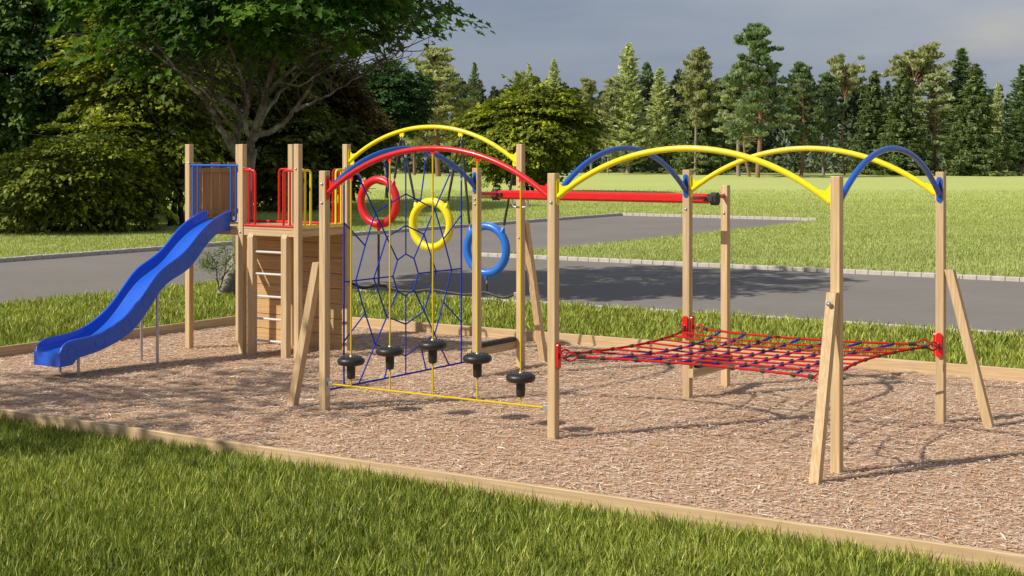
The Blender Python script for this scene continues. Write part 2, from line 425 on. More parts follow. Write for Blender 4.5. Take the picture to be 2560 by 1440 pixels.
def tufts(name, T, per, h, wd, mat, bias=0, spread=.022):
    n = len(T)*per; Tn = np.repeat(T, per, 0); a = rng.uniform(0, 2*PI, n); r = np.abs(rng.normal(0, spread, n))
    o = np.stack([np.cos(a), np.sin(a), np.zeros(n)], 1)
    th = np.repeat(rng.uniform(.6, 1.2, len(T))*(1+.25*vnoise(T, 1.7, 3)), per); hh = h*th*rng.uniform(.5, 1.1, n)
    B = np.concatenate([Tn, np.full((n, 1), -.03)], 1)+o*r[:, None]; side = np.stack([-o[:, 1], o[:, 0], o[:, 2]], 1)
    tw = rng.uniform(-1.2, 1.2, n)[:, None]; side = side*np.cos(tw)+o*np.sin(tw)
    ln = rng.uniform(.05, .6, n)*hh; tl = np.repeat(rng.normal(0, .11, (len(T), 2)), per, 0)
    le = o*np.minimum(ln, .085)[:, None]; le[:, :2] += tl*hh[:, None]; z = np.array([0, 0, 1.]); ww = (wd*rng.uniform(.55, 1.2, n))[:, None]
    mid = B+le*.36+z*(hh*.55)[:, None]; top = B+le+z*(hh*.97)[:, None]
    V = np.stack([B-side*ww*.45, B+side*ww*.45, mid+side*ww*.5, mid-side*ww*.5, top], 1)
    rnd = np.clip(.40+.26*rng.standard_normal(n)+np.repeat(.16*rng.standard_normal(len(T))+.24*vnoise(T, .8, 5), per)+bias, 0, 1)
    return big_mesh(name, V, [(0, 1, 2, 3), (3, 2, 4)], mat, rnd)
P = scatter(6.5, 16.8, 520, 1.2); P = P[(P[:, 1] < BV0-.075)]
tag(tufts('grass', P, 8, .142, .0088, M['grass']), 'tall green lawn grass in front of the timber edging', 'grass', kind='stuff')
P = scatter(16, 33, 130, 1.12); P = P[in_lawn(P, .05) & (P[:, 1] > BV0)]
tag(tufts('grass', P, 7, .150, .018, M['grass'], .16, .035), 'lawn grass between the mulch pit and the asphalt path', 'grass', kind='stuff')
P1_ = scatter(30, 60, 330, 1.08); P1_ = P1_[in_lawn(P1_, .08) & ((P1_[:, 1] > PV1) | (P1_[:, 0] < PU0))]
P2_ = scatter(60, 104, 110, 1.05); dd = cam_depth(P2_)[0]; P2_ = P2_[in_lawn(P2_, .1) & (rng.uniform(0, 1, len(P2_)) < np.clip((112-dd)/40, 0, 1)**1.3)]
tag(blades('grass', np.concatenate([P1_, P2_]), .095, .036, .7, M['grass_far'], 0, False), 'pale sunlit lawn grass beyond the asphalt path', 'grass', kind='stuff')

# mulch chips ----------------------------------------------------------
def chips():
    P = scatter(9.5, 24, 1500, 1.1)
    P = P[(P[:, 0] > BU0+.04) & (P[:, 0] < BU1) & (P[:, 1] > BV0+.08) & (P[:, 1] < BV1-.08)]
    n = len(P); L = rng.gamma(1.5, .024, n)+.014; W = rng.uniform(.004, .012, n)*(1+.4*(L > .09)); a = rng.normal(.35, 1.0, n)
    t = np.stack([np.cos(a), np.sin(a), rng.normal(0, .07, n)], 1); s_ = np.stack([-np.sin(a), np.cos(a), rng.normal(0, .16, n)], 1)
    c = np.concatenate([P, (rng.uniform(.003, .018, n)+.022*np.abs(t[:, 2]))[:, None]], 1)
    tl = t*(L/2)[:, None]; sw = s_*(W/2)[:, None]
    bend = np.zeros((n, 3)); bend[:, 2] = rng.uniform(0, .003, n)
    V = np.stack([c-tl-sw*.5, c-tl+sw*.6, c+sw+bend, c+tl+sw*.4, c+tl-sw*.5, c-sw+bend], 1)
    rnd = np.clip(rng.beta(1.1, 1.15, n)+.10*vnoise(P, 1.3, 8), 0, 1)
    return big_mesh('bark_chips', V, [(0, 1, 2, 5), (5, 2, 3, 4)], M['chip'], rnd)
tag(chips(), 'shredded brown and straw coloured bark chips covering the pit', 'mulch', kind='stuff')

# timber edging --------------------------------------------------------
def board(lo, hi, mat, label):
    o = MB().box(lo, hi, .006).build('timber_edging', mat)
    recenter(o, ((lo[0]+hi[0])/2, (lo[1]+hi[1])/2, 0)); tag(o, label, 'edging board', 'timber boards round the mulch pit')
board((BU0-.05, BV0-.05, -.06), (BU1, BV0, .135), M['wood_x'], 'long timber edging board with grass blades against its outer face')
board((BU0-.05, BV1, -.06), (BU1, BV1+.05, .145), M['wood_x'], 'timber edging board behind the cargo net and rings, grass beyond it')
board((BU0-.05, BV0+.001, -.06), (BU0, BV1-.001, .14), M['wood_y'], 'shaded timber edging board passing behind the blue slide')

# ------------------------------------------------------------------ play equipment
PW = .0865; HW = PW/2
L_ = 2.870
def post(parent, u, v, h, mat='wood_z', bolts=(), name='post'):
    o = MB().box((u-HW, v-HW, -.05), (u+HW, v+HW, h), .005).build(name, M[mat], parent)
    for (du, dv, z) in bolts: bolt(o, u+du*HW, v+dv*HW, z, du, dv)
    return o
def bolt(parent, u, v, z, du, dv):
    m = MB(); R = Vector((0, 0, 1)).rotation_difference(Vector((du, dv, 0))).to_matrix().to_4x4()
    m.lathe([(.018, 0), (.018, .003), (.0125, .004), (.0125, .010), (.009, .014), (.003, .016)], (u, v, z), 12, R)
    return m.build('bolt', M['steel'], parent)
ARC_H, ARC_R = 1.375, 2.285
def arc_pts(a, b, z_end, rise=.465, n=28):
    """circular arch between the plan points a and b"""
    a, b = Vector((*a, 0)), Vector((*b, 0)); L = (b-a).length; hs = L/2
    R = (hs*hs+rise*rise)/(2*rise); out = []
    for i in range(n+1):
        x = -hs+L*i/n; out.append(a+(b-a)*(i/n)+Vector((0, 0, z_end+rise-R+math.sqrt(R*R-x*x))))
    return out
def pill(w_, h, n=8):
    r = w_/2; p = [(r*math.cos(PI*k/n), h/2-r+r*math.sin(PI*k/n)) for k in range(n+1)]
    return p+[(-x, -y) for x, y in p]
def arch(parent, a, b, mat, label, z_end=2.335, name='arch', ends=(1, 1)):
    """tube between the faces of two posts, with an end plate and a gusset at each end"""
    A, B = Vector((*a, 0)), Vector((*b, 0)); d = (B-A).normalized()
    a2 = A+d*(HW+.012); b2 = B-d*(HW+.012)
    pts = arc_pts(a2[:2], b2[:2], z_end)
    o = MB().tube(pts, .029, 16).build(name, M[mat], parent, label)
    side = d.cross(Vector((0, 0, 1)))
    for k, (p, s_) in enumerate(((a2, d), (b2, -d))):
        m = MB(); m.prism(pill(.06, .26), p-s_*.008+Vector((0, 0, z_end+.045)), side, (0, 0, 1), s_, .008)
        m.prism([(0, -.01), (.13, .115), (.05, .10), (0, .145)], p+Vector((0, 0, z_end)), s_, (0, 0, 1), side, .010)
        for z in (-.10, .10):
            R = Vector((0, 0, 1)).rotation_difference(s_).to_matrix().to_4x4()
            m.lathe([(.010, 0), (.010, .004), (.004, .007)], p-s_*.004+Vector((0, 0, z_end+.045+z)), 10, R)
        m.build('end_plate', M[mat], o)
    return o, pts
def on_arc(pts, t):
    """point of the arch at distance t (in plan) from its first point"""
    x0 = Vector(pts[0]); tot = (Vector(pts[-1])-x0); tot.z = 0; f = t/tot.length*(len(pts)-1); i = min(int(f), len(pts)-2)
    return Vector(pts[i]).lerp(Vector(pts[i+1]), f-i)

A_, B_, C_, D_, E_, F_, G_, H_ = (0, 0), (L_, 0), (2*L_, 0), (L_, L_), (2*L_, L_), (0, L_), (0, L_+.99), (L_, L_+.99)
PH = 2.561
fr = thing('climbing_frame', (L_, L_/2, 0), 'climbing frame of six square timber posts joined by red, blue and yellow arched tubes', 'climbing frame')
post(fr, *A_, PH, bolts=[(0, -1, 2.42), (0, -1, 2.22), (1, 0, 1.46)])
post(fr, *B_, PH, bolts=[(0, -1, 2.28)])
post(fr, *C_, PH)
post(fr, *D_, PH, bolts=[(0, -1, 2.12)])
post(fr, *E_, PH)
post(fr, *F_, PH, bolts=[(0, -1, 2.18), (0, -1, 2.12)])
arch_red, pr = arch(fr, A_, B_, 'red', 'red arched tube carrying the yellow ropes with black discs')
arch_blue, pb = arch(fr, A_, F_, 'blue', 'blue arched tube carrying the spider web net')
arch(fr, B_, C_, 'yellow', 'yellow arched tube along the front of the cargo net')
arch(fr, B_, D_, 'blue', 'blue arched tube left of the cargo net')
arch(fr, D_, E_, 'yellow', 'yellow arched tube behind the cargo net')
arch(fr, C_, E_, 'blue', 'blue arched tube at the right end of the cargo net')
def brace(parent, top, foot, ax, label=None):
    """leaning timber leg; its head lies against the post, its foot stands in the mulch"""
    t, f_ = Vector(top), Vector(foot); d = (t-f_).normalized()
    side = Vector((1, 0, 0)) if ax == 'v' else Vector((0, 1, 0)); up = d.cross(side).normalized()
    m = MB(); hw = HW*.98
    poly = [f_+side*a*hw+up*b*hw for a, b in ((-1, -1), (1, -1), (1, 1), (-1, 1))]
    def at_z(p, z): return p+d*((z-p.z)/d.z)
    lo = [at_z(p, -.04) for p in poly]; hi = [at_z(p, t.z) for p in poly]
    m.add(lo+hi, [(3, 2, 1, 0), (4, 5, 6, 7), (0, 1, 5, 4), (1, 2, 6, 5), (2, 3, 7, 6), (3, 0, 4, 7)])
    return m.build('brace', M['wood_z'], parent, label)
br = brace(fr, (-PW-.004, 0, 1.58), (-.452, 0, 0), 'u', 'leaning brace beside the post nearest the slide')
br = brace(fr, (2*L_, -PW-.004, 1.565), (2*L_, -.488, 0), 'v', 'leaning brace in front of the nearest post')
m = MB(); R = Vector((0, 0, 1)).rotation_difference(Vector((0, -1, .2))).to_matrix().to_4x4()
m.lathe([(.023, 0), (.023, .004), (.016, .005), (.016, .009), (.005, .013)], (2*L_, -PW-.004-HW-.052, 1.475), 14, R); m.build('bolt', M['steel'], br)
br = brace(fr, (2*L_+PW+.004, L_, 1.57), (2*L_+.492, L_, 0), 'u', 'leaning brace outside the right-hand back post')
m = MB(); m.lathe([(.016, 0), (.016, .008), (.006, .013)], (2*L_+PW+HW+.05, L_, 1.49), 12, Vector((0, 0, 1)).rotation_difference(Vector((1, 0, .2))).to_matrix().to_4x4()); m.build('bolt', M['steel'], br)
# rope tabs hanging under the red arch
DISC_U = [(.364, .557), (.881, .698), (1.43, .803), (1.98, .706), (2.495, .557)]
for u, _ in DISC_U:
    p = on_arc(pr, u-HW-.012); m = MB()
    m.prism([(-.016, .05), (.016, .05), (.022, 0), (.016, -.017), (0, -.023), (-.016, -.017), (-.022, 0)], p-Vector((0, 0, .058)), (1, 0, 0), (0, 0, 1), (0, 1, 0), .012)
    m.build('rope_tab', M['red'], arch_red)

# hanging discs
disc_names = ['black disc step on a yellow rope, hung beside the braced post nearest the slide',
              'black disc step hung second from the slide on a yellow rope',
              'highest hung black disc step, under the top of the red arch',
              'black disc step on the yellow rope that passes in front of a post',
              'black disc step hung lowest beside the tall front post, furthest from the slide']
for (u, z), lab in zip(DISC_U, disc_names):
    top = on_arc(pr, u-HW-.012)-Vector((0, 0, .062))
    r = thing('disc_step', (u, 0, 0), lab, 'disc step', 'black disc steps on yellow ropes')
    MB().tube([(u, 0, top.z), (u, 0, z+.05), (u, 0, .30)], .0085, 8).build('rope', M['rope_yellow'], r)
    m = MB(); R0 = .147
    prof = [(.02, -.046), (.09, -.046), (.125, -.038), (.142, -.020), (.147, 0), (.142, .018), (.128, .032), (.10, .040), (.05, .043), (.012, .044)]
    m.lathe(prof, (u, 0, z), 40)
    for rr, k in ((.035, 8), (.058, 13), (.081, 19), (.103, 24)):
        for i in range(k):
            a = 2*PI*i/k+rr*30; cx, cy = u+rr*math.cos(a), rr*math.sin(a)
            m.lathe([(.0055, .038), (.0055, .049), (.003, .050)], (cx, cy, z), 6)
    m.build('disc', M['step'], r)
    MB().lathe([(.022, -.190), (.038, -.185), (.044, -.170), (.046, -.10), (.046, -.045)], (u, 0, z), 24).build('stem', M['step'], r)
    MB().lathe([(.020, .043), (.020, .052), (.013, .058)], (u, 0, z), 14).build('collar', M['steel'], r)
gr = thing('rope', (1.43, 0, 0), 'taut yellow rope just above the mulch between the two front posts of the disc steps', 'rope')
MB().tube([(.11, 0, .29), (1.43, 0, .286), (L_-.10, 0, .29)], .0105, 8).build('strand', M['rope_yellow'], gr)
for s_, u in ((1, HW), (-1, L_-HW)):
    m = MB(); m.box((min(u, u+s_*.006), -.03, .16), (max(u, u+s_*.006), .03, .36), .002)
    m.box((min(u+s_*.006, u+s_*.075), -.012, .265), (max(u+s_*.006, u+s_*.075), .012, .315), .004); m.build('wall_bracket', M['steel'], gr)

# spider net in the plane u = 0
sn = thing('spider_net', (0, 1.43, 0), 'blue rope spider web net hung under the blue arch between two posts', 'climbing net')
C0 = 1.432; ZC = 1.35
nodes = {}
def nd(k, dv, dz): nodes[k] = Vector((0, C0+dv, ZC+dz))
nd('h', .156, .179); nd('s', .24, 0); nd('v', 0, .239)         # inner ring: upper corner, side, top
nd('h2', .352, .448); nd('s2', .588, 0); nd('v2', 0, .566)      # second ring
nd('h3', .562, .736); nd('s3', .905, 0); nd('v3', 0, .928)      # third ring
nd('d', .742, .375)                                             # on the h3-s3 strand, where the edge strand joins
nd('e', 1.098, .639); nd('x', 1.108, 0)                         # edge rope points
nd('m', .284, .838)                                             # middle of v3-h3
def P_(k, sx, sz): p = nodes[k]; return Vector((0, C0+(p.y-C0)*sx, ZC+(p.z-ZC)*sz))
web = MB()
def seg(b, p, q, r=.0085): b.tube([p, q], r, 8)
for sx in (-1, 1):
    for sz in (-1, 1):
        for a, b in (('v', 'h'), ('h', 's'), ('v2', 'h2'), ('h2', 's2'), ('v3', 'h3'), ('h3', 'd'), ('d', 's3'), ('d', 'e'), ('h', 'h2'), ('h2', 'h3')):
            seg(web, P_(a, sx, sz), P_(b, sx, sz))
    for a, b in (('s', 's2'), ('s2', 's3'), ('s3', 'x')): seg(web, P_(a, sx, 1), P_(b, sx, 1))
    # upper hooks
for sz in (1, -1):
    for a, b in (('v', 'v2'), ('v2', 'v3')): seg(web, P_(a, 1, sz), P_(b, 1, sz))
ZB = .213
for sx in (-1, 1):
    seg(web, P_('h3', sx, -1), Vector((0, C0+sx*.852, ZB))); seg(web, P_('m', sx, -1), Vector((0, C0+sx*.393, ZB)))
seg(web, P_('v3', 1, -1), Vector((0, C0, ZB)))
hooks = [(.324, 'edge'), (.556, 'h3-'), (1.045, 'm-'), (1.432, 'v3'), (1.818, 'm+'), (2.32, 'h3+'), (2.54, 'edge')]
sh_pts = []
for v, k in hooks:
    p = on_arc(pb, v-HW-.012)-Vector((0, 0, .03)); q = p-Vector((0, 0, .075)); sh_pts.append((p, q))
    if k == 'v3': seg(web, q, P_('v3', 1, 1))
    elif k != 'edge': seg(web, q, P_(k[:-1], -1 if k[-1] == '-' else 1, 1))
web.build('web_rope', M['rope_blue'], sn)
for i, sx in ((0, -1), (6, 1)):
    MB().tube([sh_pts[i][1], Vector((0, C0+sx*1.108, ZB))], .0105, 8).build('edge_rope', M['rope_blue'], sn)
MB().tube([(0, .10, ZB), (0, C0, ZB-.003), (0, L_-.10, ZB)], .011, 8).build('bottom_rope', M['rope_blue'], sn)
for p, q in sh_pts:
    m = MB(); m.prism([(-.014, .012), (.014, .012), (.018, -.03), (0, -.045), (-.018, -.03)], p, (0, 1, 0), (0, 0, 1), (1, 0, 0), .010)
    m.build('rope_tab', M['blue'], sn)
    m = MB(); m.torus(p-Vector((0, 0, .045)), .016, .0045, (1, 0, 0), (0, 0, 1), 16, 6); m.torus(q+Vector((0, 0, .008)), .014, .006, (0, 1, 0), (0, 0, 1), 16, 6)
    m.build('shackle', M['steel'], sn)
for s_, v in ((1, HW), (-1, L_-HW)):
    m = MB(); m.torus((0, v+s_*.028, ZB), .022, .007, (0, 1, 0), (0, 0, 1), 16, 8); m.build('rope_eye', M['red'], sn)

# cargo net ------------------------------------------------------------
cg = thing('cargo_net', (1.5*L_, L_/2, 0), 'red and blue rope cargo net stretched flat between four posts near knee height', 'climbing net')
ZN, BOW = .80, .27
U0, U1, V0, V1 = L_, 2*L_, 0.0, L_
ins = HW+.21
def netp(s, t):
    """s, t in 0..1 over the net; edges bow inwards, the middle sags a little"""
    bs = BOW*4*t*(1-t); bt = BOW*4*s*(1-s)
    u = (U0+bs)+(L_-2*bs)*s; v = (V0+bt)+(L_-2*bt)*t
    return Vector((u, v, ZN-.022*16*s*(1-s)*t*(1-t)-.018*(4*s*(1-s)+4*t*(1-t))*.5))
E0 = .095
TS = [.16+.68*k/6 for k in range(7)]
bord = []
for name, fn in (('f', lambda x: netp(x, 0)), ('b', lambda x: netp(x, 1)), ('l', lambda x: netp(0, x)), ('r', lambda x: netp(1, x))):
    pts = [fn(E0+(1-2*E0)*k/24) for k in range(25)]
    MB().tube(pts, .0125, 10).build('border_rope', M['rope_red'], cg); bord.append(fn)
for t in TS: MB().tube([netp(k/24, t) for k in range(25)], .0095, 8).build('net_rope', M['rope_red'], cg, 'red rope strand')
for s_ in TS: MB().tube([netp(s_, k/24)-Vector((0, 0, .014)) for k in range(25)], .0115, 8).build('net_rope', M['rope_blue'], cg, 'blue rope strand')
clamp0 = None
def clamp(p, d, r=.019, h=.046):
    global clamp0
    q = Vector((0, 0, 1)).rotation_difference(d)
    if clamp0 is None:
        clamp0 = MB().lathe([(.85, -.5), (1, -.42), (1, .42), (.85, .5)], cg.location, 12).build('clamp', M['hose'], cg); o = clamp0
    else:
        o = clamp0.copy(); col.objects.link(o)
    o.location = p-Vector(cg.location); o.rotation_mode = 'QUATERNION'; o.rotation_quaternion = q; o.scale = (r, r, h)
for s_ in TS:
    for t in TS: clamp(netp(s_, t)-Vector((0, 0, .006)), Vector((0, 0, 1)), .0165, .044)
    for fn in bord: clamp(fn(s_), (fn(s_+.01)-fn(s_-.01)).normalized())
for (u, v) in ((U0, V0), (U1, V0), (U0, V1), (U1, V1)):
    for ax in (0, 1):
        d = Vector((1 if u == U0 else -1, 0, 0)) if ax == 0 else Vector((0, 1 if v == V0 else -1, 0))
        face = Vector((u, v, ZN))+d*HW; side = Vector((-d.y, d.x, 0))
        m = MB(); m.prism(pill(.062, .25, 10), face+d*.014, side, (0, 0, 1), d, .026)
        m.prism([(0, -.03), (.045, -.012), (.045, .012), (0, .03)], face+d*.026, d, (0, 0, 1), side, .012)
        m.build('anchor_plate', M['red'], cg)
        m = MB(); m.torus(face+d*.075, .030, .0065, d, side, 20, 8); m.build('shackle', M['dark_steel'], cg)
        fn = [netp, netp][0]
        s0 = E0 if u == U0 else 1-E0; t0 = E0 if v == V0 else 1-E0
        e = netp(s0, 0 if v == V0 else 1) if ax == 0 else netp(0 if u == U0 else 1, t0)
        a = face+d*.09; dr = (e-a); Ld = dr.length; dr.normalize(); up = Vector((0, 0, 1)); up = (up-dr*up.dot(dr)).normalized()
        # tear-drop loop with a steel thimble
        tear = [(0, 0), (.012, .030), (.035, .043), (.062, .040), (.10, .018), (.135, .004)]
        loop = [a+dr*x+up*y for x, y in tear]+[a+dr*x-up*y for x, y in tear[::-1][:-1]]
        MB().tube(loop, .0095, 8, closed=True).build('rope_loop', M['rope_red'], cg)
        th = [a+dr*(x*.92+.006)+up*y*.76 for x, y in tear[:-1]]+[a+dr*(x*.92+.006)-up*y*.76 for x, y in tear[:-1][::-1][:-1]]
        MB().tube(th, .0045, 6, closed=True).build('thimble', M['steel'], cg)
        f0 = a+dr*.125
        MB().tube([f0, f0+dr*.075], .0205, 12).build('ferrule', M['hose'], cg)
        if (e-f0).length > .05: MB().tube([f0+dr*.07, e+dr*.004], .0125, 10).build('border_rope', M['rope_red'], cg)

# glide frame ----------------------------------------------------------
gf = thing('glide_frame', (L_/2, 3.36, 0), 'red overhead glide track on two back posts, with a low step beam at either end', 'glide frame')
post(gf, *G_, 2.857, bolts=[(0, -1, 2.32), (0, -1, 1.66), (1, 0, .36)])
post(gf, *H_, 2.368, bolts=[(0, -1, 2.26), (0, -1, 2.04)])
brace(gf, (0, G_[1]+PW+.004, 1.86), (0, 4.42, 0), 'v', 'brace leaning on the tall back post')
m = MB(); zt = 2.222; hexa = [(-.048, -.03), (-.022, -.056), (.022, -.056), (.048, -.03), (.048, .03), (.022, .056), (-.022, .056), (-.048, .03)]
m.prism(hexa, (L_/2, 3.365, zt), (0, 1, 0), (0, 0, 1), (1, 0, 0), L_+.04); trk = m.build('track_beam', M['red'], gf)
for u in (-.045, L_+.10):
    m = MB(); m.prism([(x*1.28, y*1.3) for x, y in hexa], (u, 3.365, zt), (0, 1, 0), (0, 0, 1), (1, 0, 0), .075); m.build('end_cap', M['rubber'], trk)
    s_ = 1 if u < 1 else -1
    m = MB(); m.box((min(u, u+s_*.12), 3.365-.072, zt-.028), (max(u, u+s_*.12), 3.365-.045, zt+.028), .006); m.build('clamp', M['dark_steel'], trk)
for u in (0, L_):
    m = MB(); m.tube([(u, L_+HW, zt+.02), (u, 3.30, zt+.012)], .026, 14); m.tube([(u, 3.43, zt+.012), (u, G_[1]-HW, zt+.02)], .026, 14); 
    m.tube([(u, 3.30, zt+.012), (u, 3.43, zt+.012)], .026, 14)
    m.build('cross_tube', M['red'], gf)
for u0, lab in ((-HW-.058, 'low step beam beside the tall back post'), (L_+HW+.002, 'low step beam under the corner of the cargo net')):
    b = MB().box((u0, L_-.06, .235), (u0+.056, G_[1]+.05, .335), .004).build('step_beam', M['wood_y'], gf, lab)
    MB().box((u0-.012, L_+HW+.03, .336), (u0+.075, G_[1]-HW-.01, .392), .008).build('tread', M['rubber'], b)
th_ = MB().tube([(.195, 3.365, zt-.058), (.195, 3.365, zt-.10), (.205, 3.365, zt-.135), (.235, 3.365, zt-.152), (.31, 3.365, zt-.154), (.385, 3.365, zt-.152), (.415, 3.365, zt-.135), (.425, 3.365, zt-.10), (.425, 3.365, zt-.058)], .013, 12).build('track_handle', M['steel'])
recenter(th_, (.31, 3.365, 0)); tag(th_, 'pale grey U-shaped grab handle hanging under the red glide track', 'grab handle')

# yellow arch with the three rings --------------------------------------
TU0, TU1, TU2, TV0, TV1 = -4.868, -3.862, -2.865, 2.85, 3.86
ya = thing('arch', (-1.43, TV1, 0), 'high yellow arched tube from the tower to the tall back post, carrying three rings', 'arch')
_, py = arch(ya, (TU2, TV1), (0, TV1), 'yellow', None, 2.622, 'arch_tube')
HK = [(-2.765, 2.60), (-1.906, 2.985), (-.94, 2.985), (-.085, 2.60)]
for k, (u, z) in enumerate(HK):
    m = MB(); top = on_arc(py, u-(TU2+HW+.012)) if 0 < k < 3 else Vector((u, TV1, z+.03))
    m.prism([(-.03, .03), (.03, .03), (.036, -.02), (.02, -.045), (0, -.03), (-.02, -.045), (-.036, -.02)], (u, TV1, z+.01), (1, 0, 0), (0, 0, 1), (0, 1, 0), .02)
    m.box((u-.008, TV1-.008, z), (u+.008, TV1+.008, max(top.z, z+.05)), .002)
    m.build('hook', M['yellow'], ya)
rings = [(-2.305, 2.072, 'ring_red', 'red plastic ring hung between black ropes nearest the tower', 0), (-1.419, 1.787, 'ring_yellow', 'yellow plastic ring hung in the middle, seen through the spider net', 1), (-.529, 1.487, 'ring_blue', 'blue plastic ring hung lowest beside the tall back post', 2)]
wav = [(-2.80, .945), (-2.741, .928), (-2.594, .882), (-2.46, .90), (-2.328, .935), (-2.21, .932), (-2.113, .911), (-1.924, .883), (-1.78, .882), (-1.644, .892), (-1.437, .921), (-1.30, .918), (-1.187, .903), (-.962, .887), (-.85, .886), (-.762, .894), (-.60, .925), (-.543, .930), (-.47, .918), (-.369, .891), (-.27, .878), (-.19, .886), (-.101, .930)]
for u, z, mt, lab, k in rings:
    r = thing('swing_ring', (u, TV1, 0), lab, 'ring', 'plastic rings hung under the yellow arch')
    m = MB(); R0, rt = .304, .052
    m.torus((u, TV1, z), R0, rt, (1, 0, 0), (0, 0, 1), 56, 18)
    for off in (-.5, -.28, .28, .5):    # moulded seams round the tyre-like outside
        m.torus((u, TV1+rt*off, z), R0+math.sqrt(1-off*off)*rt, .0035, (1, 0, 0), (0, 0, 1), 56, 6)
    ears = []
    for a in (math.radians(135), math.radians(45), math.radians(-90)):
        c = Vector((u+math.cos(a)*(R0+rt*1.0), TV1, z+math.sin(a)*(R0+rt*1.0))); ears.append(c)
        d = Vector((math.cos(a), 0, math.sin(a)))
        if a > 0: d = (d+Vector((0, 0, 1))*1.2).normalized()
        m.tube([c-d*.04, c-d*.01, c+d*.022, c+d*.042], [.045, .036, .026, .015], 12)
        ears[-1] = c+d*.045
    m.build('ring', M[mt], r)
    for q, hk in ((ears[0], HK[k]), (ears[1], HK[k+1])):
        t = Vector((hk[0]+(.018 if q is ears[0] else -.018), TV1, hk[1]-.055)); dq = (t-q).normalized()
        ro = MB().tube([q+dq*.03, t-dq*.02], .0165, 10).build('hanger', M['hose'], r)
        m = MB(); m.tube([q-dq*.02, q+dq*.06], .009, 8); m.tube([t-dq*.05, t+dq*.05], .008, 8); m.build('link', M['steel'], ro)
    q = ears[2]; zz = np.interp(u, [x for x, _ in wav], [y for _, y in wav])
    MB().tube([q-Vector((0, 0, .04)), Vector((u, TV1, zz))], .016, 10).build('tether', M['hose'], r)
    MB().tube([q+Vector((0, 0, .01)), q-Vector((0, 0, .05))], .009, 8).build('link', M['steel'], r)
wr = thing('balance_rope', (-1.43, TV1, 0), 'thick dark wavy rope slung low under the three rings between tower and back post', 'rope')
MB().tube([(u, TV1, z) for u, z in wav], .019, 12).build('strand', M['hose'], wr)
m = MB(); m.box((-HW-.055, TV1-.02, .905), (-HW-.001, TV1+.02, .955), .006); m.build('end_bracket', M['steel'], wr)
m = MB(); m.box((TU2+HW+.001, TV1-.02, .92), (TU2+HW+.05, TV1+.02, .97), .006); m.build('end_bracket', M['steel'], wr)

# play tower -----------------------------------------------------------
tw = thing('play_tower', (-3.86, 3.35, 0), 'timber play tower with six tall posts, deck, ladder, plank back and coloured guard rails', 'play tower')
TH_ = 2.858
for u in (TU0, TU1, TU2):
    post(tw, u, TV0, TH_, bolts=[(0, -1, 2.53)] if u == TU2 else [(0, -1, 1.66)] if u == TU1 else ()); post(tw, u, TV1, TH_)
DZ = 1.735
dk = MB()
nb = 9
for i in range(nb):
    a = TV0-.03+(TV1-TV0+.06)*i/nb; b_ = TV0-.03+(TV1-TV0+.06)*(i+1)/nb-.006
    for (ua, ub) in ((TU0+HW+.003, TU1-HW-.003), (TU1+HW+.003, TU2-HW-.003)): dk.box((ua, a, DZ-.028), (ub, b_, DZ), .003)
for (a, b_) in ((TU1-HW, TU1+HW), ): dk.box((a-.002, TV0+HW+.004, DZ-.03), (b_+.002, TV1-HW-.004, DZ-.002), .003)
dk.box((TU2-HW-.002, TV0+HW+.004, DZ-.03), (TU2+HW-.01, TV1-HW-.004, DZ-.002), .003)
dk.build('deck', M['wood_x'], tw)
def beam(lo, hi, mat): return MB().box(lo, hi, .004).build('deck_beam', M[mat], tw)
beam((TU0+HW+.002, TV0-.028, DZ-.115), (TU1-HW-.002, TV0+.028, DZ-.03), 'wood_x'); beam((TU1+HW+.002, TV0-.028, DZ-.115), (TU2-HW-.002, TV0+.028, DZ-.03), 'wood_x')
beam((TU2-.03, TV0+HW+.002, DZ-.115), (TU2+.03, TV1-HW-.002, DZ-.032), 'wood_y'); beam((TU0-.03, TV0+HW+.002, DZ-.115), (TU0+.03, TV1-HW-.002, DZ-.032), 'wood_y')
# plank back wall, one panel per bay
for ua, ub in ((TU0+HW+.002, TU1-HW-.002), (TU1+HW+.002, TU2-HW-.002)):
    m = MB(); z = .01; n = 8; hgt = (DZ-.035-.01)/n
    for i in range(n):
        m.box((ua, TV1-.016+random.uniform(-.002, .002), z+i*hgt), (ub, TV1+.012, z+(i+1)*hgt-.007), .003)
    m.box((ua+.004, TV1+.0125, .02), (ub-.004, TV1+.022, DZ-.04), 0)  # thin backing added so that no light shows through the plank gaps
    m.build('plank_wall', M['plank'], tw)
# picket panel at the far end
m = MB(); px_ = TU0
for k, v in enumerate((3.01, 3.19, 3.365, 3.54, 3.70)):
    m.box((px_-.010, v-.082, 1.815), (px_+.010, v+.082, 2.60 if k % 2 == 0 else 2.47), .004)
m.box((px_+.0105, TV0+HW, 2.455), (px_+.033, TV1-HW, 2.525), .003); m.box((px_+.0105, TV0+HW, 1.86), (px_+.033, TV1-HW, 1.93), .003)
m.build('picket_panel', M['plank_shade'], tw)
RT = .0165
def bend(p0, corner, p1, r=.06, n=6):
    """points of a tube going p0 -> corner -> p1 with a rounded corner"""
    p0, c, p1 = Vector(p0), Vector(corner), Vector(p1); a = (p0-c).normalized(); b = (p1-c).normalized(); out = [p0]
    for i in range(n+1):
        t = i/n; q0 = c+a*r; q1 = c+b*r; out.append(q0.lerp(c, t).lerp(c.lerp(q1, t), t))
    return out+[p1]
